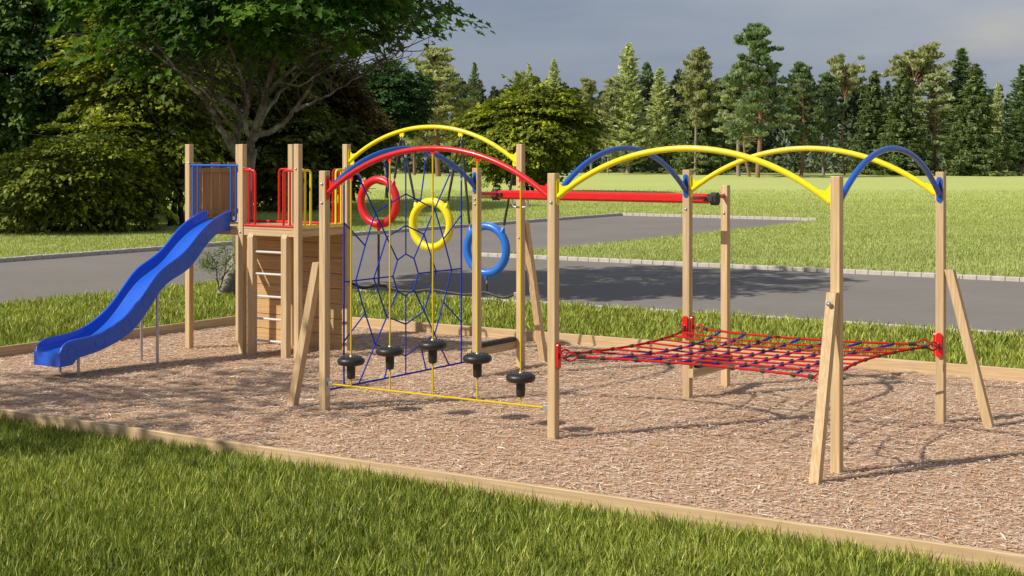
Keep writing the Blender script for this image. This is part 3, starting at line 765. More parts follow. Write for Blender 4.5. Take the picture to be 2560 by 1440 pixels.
def guard(a, b, off, mat, label, w1=.20, inner=.085):
    """entry guard between two posts: a low bar across and a hooped grip beside either post; off shifts it to the deck's outer edge"""
    A, B = Vector((*a, 0))+Vector((*off, 0)), Vector((*b, 0))+Vector((*off, 0)); d = (B-A).normalized(); m = MB(); zt_, zb = 2.505, DZ+.022
    a2, b2 = A+d*HW, B-d*HW
    m.tube([a2+Vector((0, 0, zb)), b2+Vector((0, 0, zb))], RT*1.08, 12)
    for p, s_ in ((a2, d), (b2, -d)):
        m.tube(bend(p+Vector((0, 0, zt_)), p+s_*w1+Vector((0, 0, zt_)), p+s_*w1+Vector((0, 0, zb))), RT, 12)
        m.tube([p+s_*inner+Vector((0, 0, zt_)), p+s_*inner+Vector((0, 0, zb))], RT*.9, 12)
    o = m.build('guard_rail', M[mat], tw, label)
    for p, s_ in ((a2, d), (b2, -d)):
        for z in (zt_+.03, zb-.03):
            m2 = MB(); m2.lathe([(.016, 0), (.016, .012), (.007, .017)], p+Vector((0, 0, z)), 10, Vector((0, 0, 1)).rotation_difference(s_).to_matrix().to_4x4()); m2.build('bolt', M['steel'], o)
    return o
guard((TU1, TV0), (TU2, TV0), (0, -.015), 'red', 'red guard rail above the ladder')
guard((TU0, TV1), (TU1, TV1), (0, 0), 'red', 'red guard rail at the back of the slide bay')
guard((TU1, TV1), (TU2, TV1), (0, 0), 'red', 'red guard rail at the back of the ladder bay')
guard((TU2, TV0), (TU2, TV1), (.01, 0), 'yellow', 'yellow guard rail facing the rings')
m = MB(); zt_ = 2.565; v0 = TV0-.02
m.tube([(TU0+HW-.01, v0, zt_), (TU1-HW+.005, v0, zt_)], RT*1.1, 12)
for p, s_ in ((TU0+HW, 1), (TU1-HW, -1)):
    x1, x2 = p+s_*.055, p+s_*.148
    b1 = bend((x1, v0, zt_), (x1, v0, DZ+.07), ((x1+x2)/2, v0, DZ+.07), .045); b2 = bend((x2, v0, zt_), (x2, v0, DZ+.07), ((x1+x2)/2, v0, DZ+.07), .045)
    m.tube(b1+b2[::-1][1:], RT*.95, 12)
og = m.build('guard_rail', M['blue'], tw, 'blue guard rail above the slide')
m2 = MB(); m2.lathe([(.02, 0), (.02, .012), (.008, .018)], (TU0+HW-.01, v0-.018, zt_+.03), 10); m2.build('bolt', M['steel'], og)
# ladder
for u in (-3.673, -3.069):
    v = TV0-.012; m = MB(); hw = .047
    m.add([(u-hw, v-hw, -.05), (u+hw, v-hw, -.05), (u+hw, v+hw, -.05), (u-hw, v+hw, -.05), (u-hw, v-hw, 1.60), (u+hw, v-hw, 1.60), (u+hw, v+hw, 1.715), (u-hw, v+hw, 1.715), (u-hw, v-hw+.07, 1.715), (u+hw, v-hw+.07, 1.715)],
          [(3, 2, 1, 0), (0, 1, 5, 4), (1, 2, 6, 9, 5), (3, 0, 4, 8, 7), (2, 3, 7, 6), (4, 5, 9, 8), (8, 9, 6, 7)])
    lr = m.build('ladder_rail', M['wood_z'], tw)
    m2 = MB(); m2.lathe([(.011, 0), (.009, .005), (.004, .007)], (u, v-hw+.033, 1.655), 10, Vector((0, 0, 1)).rotation_difference(Vector((0, -.85, .5))).to_matrix().to_4x4()); m2.build('screw', M['steel'], lr)
for z in (1.403, 1.107, .805, .503, .206): MB().tube([(-3.64, TV0-.005, z), (-3.10, TV0-.005, z)], .0165, 14).build('rung', M['rung'], tw)

# slide -----------------------------------------------------------------
sl_ = thing('slide', (-4.28, 1.35, 0), 'blue plastic wave slide with high sides running down from the tower', 'slide')
top_prof = np.array([(2.80, 1.950), (2.66, 1.912), (2.518, 1.861), (2.37, 1.780), (2.229, 1.684), (2.10, 1.565), (1.971, 1.450), (1.84, 1.375), (1.695, 1.308), (1.58, 1.260), (1.47, 1.190), (1.36, 1.085), (1.249, .965), (1.12, .835), (.989, .725), (.85, .640), (.714, .572), (.57, .524), (.426, .492), (.27, .480), (.104, .470), (.03, .462), (-.033, .440), (-.085, .400), (-.118, .345), (-.130, .27)])
bot_prof = np.array([(2.80, 1.676), (2.615, 1.676), (2.518, 1.635), (2.349, 1.507), (2.229, 1.385), (2.111, 1.262), (1.971, 1.175), (1.695, 1.074), (1.58, 1.01), (1.492, .940), (1.271, .680), (1.13, .555), (1.032, .473), (.86, .400), (.714, .345), (.57, .305), (.426, .273), (.28, .252), (.144, .235), (.10, .19), (.07, .163), (-.06, .157), (-.130, .155)])
vv = np.concatenate([np.linspace(2.80, 0.15, 46), np.linspace(.10, -.125, 14)])
def interp_s(prof, x):
    y = np.interp(x, prof[::-1, 0], prof[::-1, 1]); return y
zt_a = interp_s(top_prof, vv); zb_a = interp_s(bot_prof, vv)
def smooth(a, n=2):
    for _ in range(n): a = np.concatenate([a[:1], (a[:-2]+2*a[1:-1]+a[2:])/4, a[-1:]])
    return a
zt_a = np.concatenate([smooth(zt_a[:46]), zt_a[46:]]); zb_a = np.concatenate([smooth(zb_a[:44]), zb_a[44:]])
bed = zt_a-.135
bed = np.where(vv < .12, np.maximum(.325+.02*(vv-.12), 0.30), bed); bed = smooth(bed, 3)
UL, UR, WT = -4.515, -4.045, .036
m = MB(); rows = []
zb_a = np.minimum(zb_a, bed-.03)
for v, t, b_, bd in zip(vv, zt_a, zb_a, bed):
    t = max(t, bd+.004)
    f = min(.05, (t-bd)*.45)
    rows.append([(UL, v, b_), (UL, v, t-.012), (UL+.008, v, t-.002), (UL+WT-.010, v, t), (UL+WT, v, t-.012), (UL+WT+.004, v, bd+f), (UL+WT+.016, v, bd+f*.35), (UL+WT+.05, v, bd+.004), (UL+WT+.09, v, bd),
                 (UR-WT-.09, v, bd), (UR-WT-.05, v, bd+.004), (UR-WT-.016, v, bd+f*.35), (UR-WT-.004, v, bd+f), (UR-WT, v, t-.012), (UR-WT+.010, v, t), (UR-.008, v, t-.002), (UR, v, t-.012), (UR, v, b_)])
k = len(rows[0]); vs = [p for r in rows for p in r]; fs = []
for i in range(len(rows)-1):
    for j in range(k): j2 = (j+1) % k; fs.append((i*k+j, i*k+j2, (i+1)*k+j2, (i+1)*k+j))
fs.append(tuple(range(k))); fs.append(tuple((len(rows)-1)*k+j for j in range(k))[::-1])
m.add(vs, fs, True)
so_ = m.build('chute', M['slide'], sl_)
try:
    so_.data.set_sharp_from_angle(angle=math.radians(38))
except Exception: pass
for v in (2.28, 1.76, 1.28, .93, .50, .06):
    zc = (interp_s(top_prof, v)+interp_s(bot_prof, v))/2
    m = MB(); m.torus((UR+.0005, v, zc), .078, .0030, (0, 1, 0), (0, 0, 1), 36, 6); m.build('mould_mark', M['slide'], so_)
for u, v, z in ((-4.47, .24, .245), (-4.16, .26, .24), (-4.47, 1.585, .99), (-4.16, 1.57, .98)):
    MB().tube([(u, v, -.05), (u, v, z)], .0195, 14).build('leg', M['steel'], sl_)

# ------------------------------------------------------------------ trees
MAPLE = [(-.5, 0), (-.30, .14), (-.38, .40), (-.08, .26), (.02, .52), (.14, .20), (.5, 0), (.14, -.20), (.02, -.52), (-.08, -.26), (-.38, -.40), (-.30, -.14)]
def lobed_leaves(name, C, A, Nn, size, rnd, mat, parent, off):
    A = A/np.linalg.norm(A, axis=1, keepdims=True); B = np.cross(Nn, A); B /= np.linalg.norm(B, axis=1, keepdims=True)+1e-9
    Nn = np.cross(A, B); s = size[:, None]
    V = np.stack([C+A*s*x+B*s*y+Nn*s*(abs(y)*.35-.25*max(x, 0)) for x, y in MAPLE], 1)
    return big_mesh(name, V, [(0, 1, 2, 3), (0, 3, 4, 5), (0, 5, 6, 7), (0, 7, 8, 9), (0, 9, 10, 11)], mat, rnd, parent, off=off)
def leaf_cloud(name, C, A, Nn, size, aspect, rnd, mat, parent, off, fold=.18):
    """C centres, A leaf axis, Nn leaf normal (n,3); size (n,)"""
    A = A/np.linalg.norm(A, axis=1, keepdims=True); B = np.cross(Nn, A); B /= np.linalg.norm(B, axis=1, keepdims=True)+1e-9
    Nn = np.cross(A, B); s = size[:, None]
    V = np.stack([C-A*s*.5, C+B*s*.5*aspect-A*s*.05+Nn*s*fold*.5, C+A*s*.5-Nn*s*fold*.4, C-B*s*.5*aspect-A*s*.05+Nn*s*fold*.5], 1)
    return big_mesh(name, V, [(0, 1, 2, 3)], mat, rnd, parent, off=off)
def unit(v): return v/(np.linalg.norm(v, axis=-1, keepdims=True)+1e-9)
def sprays(centers, outdir, r_spray, per, leaf, R, droop=.25, flat=.12, crnd=None):
    """leaf positions for fan-shaped twig sprays"""
    n = len(centers); k = per
    o = unit(outdir); o = o.copy(); o[:, 2] = o[:, 2]*.35-droop*.5; o = unit(o)
    up = np.tile(np.array([[0, 0, 1.]]), (n, 1)); sd_ = unit(np.cross(o, up)+1e-6); nn = np.cross(sd_, o)
    t = R.uniform(-.5, 1, (n, k)); w_ = R.normal(0, .42, (n, k))*(1-.55*np.clip(t, 0, 1)); h = R.normal(0, flat, (n, k))-droop*.35*np.clip(t, 0, 1)**2-.18*w_**2
    rs = r_spray if hasattr(r_spray, '__len__') else np.full(n, r_spray)
    C = centers[:, None]+(o[:, None]*t[..., None]+sd_[:, None]*w_[..., None]+nn[:, None]*h[..., None])*rs[:, None, None]
    ax = o[:, None]*(.7+0*t[..., None])+sd_[:, None]*(w_*1.6+R.normal(0, .35, (n, k)))[..., None]+nn[:, None]*R.normal(-.15, .25, (n, k))[..., None]
    nr = nn[:, None]+R.normal(0, .38, (n, k, 3))
    cr = R.normal(0, .2, n) if crnd is None else crnd
    rnd = np.clip(.45+cr[:, None]+R.normal(0, .17, (n, k)), 0, 1)
    sz = leaf*R.uniform(.65, 1.25, (n, k))
    return C.reshape(-1, 3), ax.reshape(-1, 3), nr.reshape(-1, 3), sz.ravel(), rnd.ravel()
def lobed_shell(n, c, rad, R, nl=16, inner=.45, zmin=None, lobe=.32, seed_l=None):
    """points filling the outer part of a lumpy ellipsoid"""
    ld = unit(R.normal(0, 1, (nl, 3))); 
    d = unit(R.normal(0, 1, (n, 3)))
    f = 1-lobe+lobe*1.35*np.max(np.clip(d@ld.T, 0, 1)**7, axis=1)
    r = f*R.uniform(inner**2, 1, n)**.5
    P = np.array(c)+d*np.array(rad)*r[:, None]
    if zmin is not None:
        k = P[:, 2] > zmin; P, d = P[k], d[k]
    return P, d
def limb(m, pts, r0, r1, n=5, seg=9, wob=.0, R=None):
    """tapered limb through the points, rounded"""
    pts = [Vector(p) for p in pts]; out = []
    for i in range(len(pts)-1):
        p0, p1, p2, p3 = pts[max(i-1, 0)], pts[i], pts[i+1], pts[min(i+2, len(pts)-1)]
        for k in range(n):
            t = k/n
            out.append(.5*((2*p1)+(p2-p0)*t+(2*p0-5*p1+4*p2-p3)*t*t+(3*p1-p0-3*p2+p3)*t**3))
    out.append(pts[-1])
    if wob and R is not None: out = [p+Vector(R.normal(0, wob, 3)) for p in out]
    N_ = len(out); m.tube(out, [r0+(r1-r0)*(i/(N_-1))**.8 for i in range(N_)], seg); return out

# the maple in front ---------------------------------------------------
def make_maple():
    d = 29.3; base = at(600, 737, d); base.z = 0
    t = thing('maple_tree', base, 'large spreading maple tree with pale forked trunk behind the tower', 'tree')
    R = np.random.default_rng(21); m = MB()
    def q(x, y, dd=0): return at(x, y, d+dd)
    limb(m, [at(566, 742, d-.25), at(580, 700, d-.1), at(600, 640, d), at(606, 520, d), at(612, 440, d), at(620, 372, d)], .19, .175, 5, 12, .008, R)
    limb(m, [at(548, 738, d-.5), at(566, 712, d-.35), at(590, 660, d-.05)], .06, .11, 4, 9)
    limb(m, [at(650, 742, d+.1), at(628, 715, d+.05), at(610, 660, d)], .09, .11, 4, 9)
    limbs = [
        ([q(612, 420), q(585, 376, -.2), q(544, 303, -.6), q(515, 254, -.9), q(460, 190, -1.4), q(380, 130, -1.9), (q(290, 95, -2.3))], .10, .018),
        ([q(608, 400), q(590, 350, .2), q(611, 292, .3), q(620, 233, .5), q(628, 175, .7), q(600, 90, .8), q(560, -30, 1.2)], .10, .02),
        ([q(609, 300, .3), q(575, 258, 0), q(529, 233, -.3), q(524, 201, -.4), q(498, 186, -.6), q(430, 170, -.8), q(330, 175, -1.2)], .075, .014),
        ([q(524, 203, -.4), q(536, 170, -.2), q(530, 110, 0), q(470, 40, .3)], .05, .014),
        ([q(618, 385), q(626, 350, -.2), q(649, 292, -.4), q(663, 233, -.5), q(681, 175, -.6), q(692, 120, -.7), q(655, 50, -.9), q(640, -60, -1)], .12, .02),
        ([q(628, 352, -.2), q(612, 300, -.5), q(618, 240, -.9), q(590, 160, -1.5), q(560, 60, -2)], .07, .015),
        ([q(632, 345, -.2), q(698, 318, -.5), q(733, 280, -.6), q(777, 216, -.7), q(785, 172, -.7), q(800, 80, -.6)], .085, .016),
        ([q(739, 276, -.6), q(806, 245, -1), q(844, 225, -1.2), q(908, 187, -1.5), q(1000, 130, -1.8)], .038, .010),
        ([q(672, 225, -.5), q(716, 184, -.8), q(762, 150, -1), q(850, 105, -1.4), q(960, 82, -1.8), q(1050, 55, -2.1)], .06, .012),
        ([q(700, 205, -.6), q(760, 210, -1.0), q(830, 165, -1.3), q(930, 165, -1.7), q(1010, 120, -2.0)], .032, .009),
        ([q(640, 320, -.3), q(676, 262, .4), q(740, 190, 1.0), q(830, 120, 1.6), q(930, 30, 2.2)], .07, .014),
        ([q(620, 240, .5), q(560, 150, 1.2), q(470, 80, 1.9), q(380, 20, 2.6)], .055, .013),
        ([q(663, 235, -.5), q(640, 160, .4), q(690, 60, 1.4), q(720, -60, 1.9)], .06, .014),
        ([q(600, 340, -.1), q(560, 290, -1.0), q(500, 220, -1.9), q(420, 150, -2.8)], .05, .010),
    ]
    ends = []
    for pts, r0, r1 in limbs:
        o = limb(m, pts, r0*.82, r1*.8, 5, 9, .014, R); ends.append(o)
    tw_ = MB(); tips = []
    for o in ends:
        for i in range(len(o)//3, len(o)-1, 2):
            for _ in range(3):
                a = o[i]; dr = (o[-1]-o[len(o)//3]).normalized(); v = Vector(R.normal(0, .55, 3)); v.z = abs(v.z)*.6+.1
                e = a+(dr*.55+v*1.3).normalized()*R.uniform(.4, 1.35); mid = (a+e)/2+Vector(R.normal(0, .14, 3)); e = e+Vector(R.normal(0, .1, 3))
                limb(tw_, [a, mid, e], .012, .003, 4, 5); tips.append(e); tips.append(mid)
                if R.uniform() < .5:
                    e2 = mid+Vector(R.normal(0, .3, 3)); limb(tw_, [mid, (mid+e2)/2+Vector(R.normal(0, .05, 3)), e2], .007, .002, 2, 4); tips.append(e2)
    m.build('trunk', M['bark_pale'], t); tw_.build('twigs', M['bark_twig'], t)
    cc = np.array(at(650, -130, d)); rad = np.array([3.75, 3.5, 3.3])
    P, dd = lobed_shell(2300, cc, rad, R, 26, .5, lobe=.34)
    # keep the open underside round the limbs: leaves stay outside a cone of the branches
    rel = P-cc; dep, lat = cam_depth(P); x = CXP+F_PX*lat/dep; y = HOR+F_PX*(HC-P[:, 2])/dep
    low = np.interp(x, [140, 200, 300, 380, 470, 560, 700, 850, 960, 1040, 1120, 1160], [60, 225, 270, 210, 110, 75, 70, 75, 90, 135, 125, 60])
    keep = (y < low+R.normal(0, 45, len(y))) & (R.uniform(0, 1, len(y)) < np.where(P[:, 2] > 6.4, .32, np.where(y > 40, .55, .95))) & (x > 140) & (x < 1160)
    P, dd = P[keep], dd[keep]
    tp = np.array([list(p) for p in tips]); tp = tp[R.uniform(0, 1, len(tp)) < .28]; td, tl = cam_depth(tp); ty = HOR+F_PX*(HC-tp[:, 2])/td
    tx = CXP+F_PX*tl/td; tp = tp[ty < np.interp(tx, [150, 300, 480, 900, 1050], [260, 280, 150, 110, 160])]
    P = np.concatenate([P, tp]); dd = np.concatenate([dd, unit(tp-cc+np.array([0, 0, 2.5]))])
    C, A, Nn, sz, rn = sprays(P, dd+np.array([0, 0, .2]), .52, 19, .185, R, .45, .12)
    lobed_leaves('crown', C, A, Nn, sz, rn, M['maple'], t, base)
    return t
make_maple()

# broad trees of layered sprays ----------------------------------------
def broad_tree(name, label, base, c_z, rad, mat, n_spray, r_spray, per, leaf, seed, stems=(), bark_='bark_dark', zmin=.3, inner=.45, droop=.3, lobe=.32, cat='tree', group=None, c_off=(0, 0), flat=.10):
    R = np.random.default_rng(seed); base = Vector(base)
    t = thing(name, base, label, cat, group)
    cc = np.array([base.x+c_off[0], base.y+c_off[1], c_z])
    P, dd = lobed_shell(n_spray, cc, rad, R, 20, inner, zmin, lobe)
    m = MB()
    for (dx, dy, r0) in stems:
        a = base+Vector((dx, dy, -.05)); b = Vector((cc[0]+dx*2.2, cc[1]+dy*2.2, c_z)); e = Vector((cc[0]+dx*4, cc[1]+dy*4, c_z+rad[2]*.6))
        o = limb(m, [a, a.lerp(b, .4)+Vector(R.normal(0, .12, 3)), b, e], r0, r0*.25, 5, 9, .02, R)
        for i in range(3, len(o), 2):
            for _ in range(2):
                v = Vector(unit(R.normal(0, 1, 3))); v.z = abs(v.z)*.4
                limb(m, [o[i], o[i]+Vector((v.x*rad[0]*.4, v.y*rad[1]*.4, v.z*.8)), o[i]+Vector((v.x*rad[0]*.8, v.y*rad[1]*.8, v.z*1.2))], r0*.28, .012, 3, 6)
    m.build('trunk', M[bark_], t)
    C, A, Nn, sz, rn = sprays(P, dd, r_spray, per, leaf, R, droop, flat)
    leaf_cloud('crown', C, A, Nn, sz, .62, rn, M[mat], t, base)
    return t
def G(x, y): q, d = ground_at(x, y); q.z = 0; return q, d
q, d = G(190, 578)
broad_tree('beech_bush', 'broad low beech bush with yellow-green layered leaves down to the lawn, behind the slide', q, 1.85, (2.75, 2.7, 2.0), 'beech', 330, 1.1, 72, .20, 31, [(0, 0, .10), (.3, .2, .08)], zmin=.2, inner=.62, cat='bush', flat=.035, droop=.5, lobe=.38)
q, d = G(395, 566)
broad_tree('beech_tree', 'multi-stemmed beech tree with bright yellow-green sprays beside the maple', q, 4.7, (2.9, 2.9, 3.4), 'beech', 400, 1.2, 70, .235, 32, [(-.5, .1, .13), (-.1, -.2, .14), (.45, .15, .13), (.9, .3, .12)], zmin=1.5, inner=.5, flat=.035, droop=.5, lobe=.4, c_off=(-.3, -.2))
q, d = G(60, 552)
broad_tree('dark_conifer', 'tall dark green conifer filling the top left corner above the bush', q, 6.6, (3.9, 3.9, 7.0), 'thuja', 2600, .65, 30, .25, 33, [(0, 0, .2)], zmin=.4, inner=.6, droop=1.1, lobe=.2, flat=.06)
q, d = G(330, 535)
broad_tree('dark_conifer', 'dark conifer almost hidden between the corner conifer and the beech tree', q, 7.5, (3.6, 3.6, 7.8), 'thuja', 2000, .7, 28, .28, 43, [(0, 0, .2)], zmin=.5, inner=.6, droop=1.1, lobe=.2, flat=.06)
q, d = G(735, 524)
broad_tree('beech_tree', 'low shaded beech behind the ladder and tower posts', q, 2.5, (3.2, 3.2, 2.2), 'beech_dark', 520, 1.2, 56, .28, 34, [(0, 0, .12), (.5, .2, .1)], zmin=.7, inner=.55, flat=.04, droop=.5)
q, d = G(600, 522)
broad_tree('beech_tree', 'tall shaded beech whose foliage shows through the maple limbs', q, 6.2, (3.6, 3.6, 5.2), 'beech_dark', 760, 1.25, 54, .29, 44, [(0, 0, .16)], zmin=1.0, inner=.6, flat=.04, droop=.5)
q, d = G(795, 512)
broad_tree('bronze_tree', 'dark bronze-leaved tree behind the right side of the maple', q, 4.5, (2.7, 2.7, 3.4), 'brown_leaf', 1400, .7, 34, .21, 35, [(0, 0, .14), (.3, 0, .1)], zmin=1.3, inner=.5)
q, d = G(885, 503)
broad_tree('bronze_tree', 'smaller brown-leaved tree with a dark trunk beside the yellow guard rail', q, 3.2, (1.9, 1.9, 2.2), 'brown_leaf', 600, .7, 32, .21, 36, [(0, 0, .12)], zmin=1.5, inner=.5)
q, d = G(968, 496)
broad_tree('green_tree', 'rounded deep green tree with curved dark trunk left of the pale pine', q, 5.6, (2.3, 2.3, 2.1), 'green_leaf', 1000, .55, 34, .18, 37, [(0, 0, .10)], zmin=2.6, inner=.5, lobe=.25, c_off=(.2, .15))
q, d = G(1318, 482)
broad_tree('beech_bush', 'rounded olive-yellow beech standing alone on the lawn behind the red arch', q, 3.6, (4.15, 4.0, 2.95), 'beech', 820, 1.2, 56, .30, 38, [(0, 0, .12), (-.3, .1, .1), (.35, 0, .1)], zmin=.6, inner=.58, lobe=.36, cat='bush', flat=.04, droop=.5)
# a tree standing beyond the left of the view; its thin crown dapples the near corner of the pit
q = Vector((-6.3, -7.6, 0))
broad_tree('shade_tree', 'thin-crowned tree beyond the edge of the view, dappling the lawn and mulch with shade', q, 6.6, (3.0, 3.0, 1.9), 'green_leaf', 95, .8, 26, .2, 61, [(0, 0, .13)], zmin=3.5, inner=.3)

q = Vector((-35.8, 14.2, 0))
broad_tree('shade_tree', 'taller tree beyond the edge of the view, throwing patchy shade on the beech bush', q, 8.6, (3.0, 3.0, 2.6), 'green_leaf', 110, 1.1, 40, .26, 62, [(0, 0, .16)], zmin=4.5, inner=.3)

# sapling at the maple's foot
def sapling():
    b = at(548, 726, 28.6); b.z = 0
    t = thing('sapling', b, 'thin leafy sapling on the grass at the foot of the maple', 'sapling'); R = np.random.default_rng(5); m = MB(); tips = []
    for pts in ([(548, 726), (542, 690), (540, 672), (520, 655), (505, 645)], [(542, 690), (540, 660), (520, 630)], [(550, 722), (562, 680), (566, 650), (560, 612)], [(564, 660), (580, 640), (590, 632)], [(541, 672), (520, 668), (498, 655)], [(552, 700), (575, 670), (588, 655)]):
        o = limb(m, [at(x, y, 28.6+R.normal(0, .12)) for x, y in pts], .012, .004, 4, 6)
        tips += o[len(o)//2:]
    m.build('stem', M['bark_dark'], t)
    P = np.array([list(p) for p in tips]); P = np.repeat(P, 5, 0)+R.normal(0, .1, (len(P)*5, 3))
    C, A, Nn, sz, rn = sprays(P, R.normal(0, 1, P.shape), .12, 7, .05, R, .3, .3)
    leaf_cloud('leaves', C, A, Nn, sz, .5, rn, M['sapling'], t, b)
sapling()

# far conifers ----------------------------------------------------------
def conifer_mesh(kind, seed):
    """unit tree (height 1): (trunk builder, leaf arrays)"""
    R = np.random.default_rng(seed); m = MB(); C = []; A = []; S = []; Nn = []; RN = []
    def add(c, a, s, n=None, r=None):
        k = len(c); C.append(c); A.append(a); S.append(np.full(k, s)*R.uniform(.7, 1.3, k))
        Nn.append(R.normal(0, 1, (k, 3))*.6+np.array([0, 0, .8]) if n is None else n); RN.append(np.clip(R.normal(.5, .17, k)+(0 if r is None else r), 0, 1))
    if kind in ('spruce', 'fir'):
        lean = R.normal(0, .008, 2)
        m.tube([(0, 0, -.01), (lean[0], lean[1], .5), (lean[0]*1.5, lean[1]*1.5, .985)], [.013, .008, .001], 7)
        nw = 40 if kind == 'spruce' else 46; wid = .19 if kind == 'spruce' else .165
        for i in range(nw):
            z = (.035 if kind == 'spruce' else .07)+.95*(i/nw)**.92; f = max(1-z, .004)
            Lb = wid*(f**.78 if kind == 'spruce' else f**.70*(.55 if z < .12 else 1))+.006
            nb = max(4, int(5+8*f**.8)); ph = R.uniform(0, 6)
            for k in range(nb):
                if R.uniform() < .12: continue
                a = ph+2*PI*k/nb+R.normal(0, .25); L = Lb*R.uniform(.55, 1.2); rise = (-.30 if kind == 'spruce' else .42)*L+R.normal(0, .006)
                st = np.array([0, 0, z]); en = st+np.array([math.cos(a)*L, math.sin(a)*L, rise])
                tip = en+np.array([0, 0, (.22 if kind == 'spruce' else .10)*L])
                n_ = int(5+13*f); t = R.uniform(.12, 1, n_); p = st+(en-st)*t[:, None]; p[:, 2] += (tip[2]-en[2])*t**3
                cr = R.normal(0, .13)
                o = np.array([math.cos(a), math.sin(a), 0]); sd_ = np.array([-o[1], o[0], 0])
                w_ = R.normal(0, .20, n_)*L*(1.1-t)
                if kind == 'spruce':
                    add(p+sd_*w_[:, None]-np.array([0, 0, .010])*R.uniform(.2, 1.8, n_)[:, None], o*.35+np.array([0, 0, -.9])+R.normal(0, .3, (n_, 3)), .032, np.tile(o, (n_, 1))+R.normal(0, .5, (n_, 3)), cr)
                    add(p+sd_*w_[:, None]*1.3, o*.8+sd_*R.normal(0, .7, n_)[:, None]+np.array([0, 0, -.25]), .028, None, cr+.08)
                    if R.uniform() < .25: m.tube([st, st+(en-st)*.6, en*.9+tip*.1], [.0022, .0015, .0006], 4)
                else:
                    add(p+sd_*w_[:, None], o*.7+np.array([0, 0, .75])+R.normal(0, .3, (n_, 3)), .034, np.tile(o, (n_, 1))*.6+np.array([0, 0, .7])+R.normal(0, .35, (n_, 3)), cr)
                    add(p+sd_*w_[:, None]*1.5+R.normal(0, .004, (n_, 3)), o+sd_*R.normal(0, .8, n_)[:, None]+np.array([0, 0, .3]), .028, None, cr)
                    if R.uniform() < .10: m.tube([st, st+(en-st)*.5, en], [.002, .0012, .0005], 4)
    else:
        zl, n_l, spread = {'pine': (.26, 62, .155), 'pine_tall': (.38, 52, .15), 'umbrella': (.70, 34, .20), 'bare_pine': (.24, 62, .20)}[kind]
        b1, b2 = R.normal(0, .012, 2), R.normal(0, .02, 2)
        zt_ = .93 if kind != 'umbrella' else .82
        tr = [(0, 0, -.01), (b1[0], b1[1], .35), (b2[0], b2[1], .65), (b2[0]*1.2, b2[1]*1.2, zt_)]
        limb(m, tr, .0115, .0035, 5, 8)
        def trunk_at(z): return np.array([np.interp(z, [t[2] for t in tr], [t[0] for t in tr]), np.interp(z, [t[2] for t in tr], [t[1] for t in tr]), z])
        for i in range(n_l):
            z = zl+(.95-zl)*((i+.5)/n_l)**.85; rel = (z-zl)/(1-zl)
            if kind == 'umbrella': L = spread*(1-.55*rel)*R.uniform(.5, 1.1); z0 = .62+.2*R.uniform()*rel; 
            elif kind == 'bare_pine': L = spread*(1-rel)**.55*R.uniform(.45, 1.1); z0 = z-.06
            else: L = spread*(1-rel)**.55*R.uniform(.4, 1.15)*(.75+.5*math.sin(rel*PI)); z0 = z-.03
            a = R.uniform(0, 2*PI); st = trunk_at(min(z0, zt_)); en = np.array([st[0]+math.cos(a)*L, st[1]+math.sin(a)*L, z+R.normal(0, .012)])
            m_ = (st+en)/2+np.array([0, 0, .25*(en[2]-st[2])-.01]); limb(m, [st, m_, en], .0036, .0012, 3, 5)
            for _ in range(3 if kind != 'umbrella' else 4):
                c = en*R.uniform(.62, 1.05)+st*0; t = R.uniform(.5, 1.05); c = st+(en-st)*t+R.normal(0, .016, 3); k = 50; cr = R.normal(0, .14)
                o = unit(R.normal(0, 1, (k, 3))); o[:, 2] = np.abs(o[:, 2])*.75-.12; rr = np.array([.028, .028, .032])*(1.1 if kind == 'umbrella' else .88)*R.uniform(.6, 1.3)
                add(c+o*rr*R.uniform(.35, 1, k)[:, None], o*.7+np.array([0, 0, .85])+R.normal(0, .25, (k, 3)), .030, o*.9+np.array([0, 0, .5])+R.normal(0, .3, (k, 3)), cr)
        # a few dead snags on the bare stem
        for _ in range(7):
            z = R.uniform(.2, zl+.08); a = R.uniform(0, 2*PI); s0 = trunk_at(z); L = R.uniform(.03, .09)
            m.tube([s0, s0+np.array([math.cos(a)*L, math.sin(a)*L, R.normal(.01, .015)])], [.0022, .0006], 4)
    return m, [np.concatenate(x) for x in (C, A, Nn, S, RN)]
CACHE = {}; NAT = {}
ASP = {'spruce': .42, 'fir': .42, 'pine': .40, 'pine_tall': .40, 'umbrella': .4, 'bare_pine': .4}
def far_tree(name, label, kind, seed, mat, bark_, x, yb, top, width, group=None):
    """x, yb: where the trunk stands in the photo; top: photo height of its tip; width: crown width there"""
    base, d = ground_at(x, yb); base.z = -.02
    h = HC-(top-HOR)/F_PX*d; wm = width/F_PX*d
    key = (kind, seed, mat, bark_)
    if key not in CACHE:
        m, lv = conifer_mesh(kind, seed); NAT[key] = 2*np.percentile(np.hypot(lv[0][:, 0], lv[0][:, 1]), 97)
        t = thing(name, base, label, 'tree', group)
        tr = MB(); tr.v, tr.f, tr.sm, tr.n = m.v, m.f, m.sm, m.n
        tr.v = [tuple(Vector(p)+base) for p in tr.v]; trunk = tr.build('trunk', M[bark_], t)
        crown = leaf_cloud('crown', lv[0], lv[1], lv[2], lv[3], ASP[kind], lv[4], M[mat], t, (0, 0, 0)); CACHE[key] = (trunk, crown)
        kids = (trunk, crown)
    else:
        t = thing(name, base, label, 'tree', group); kids = []
        for k in CACHE[key]:
            c = k.copy(); col.objects.link(c); c.parent = t; kids.append(c)
    sx = wm/NAT[key]
    t.scale = (sx, sx, h); t.rotation_euler = (0, 0, (seed*1.7+x*.013) % 6.28)
    return t
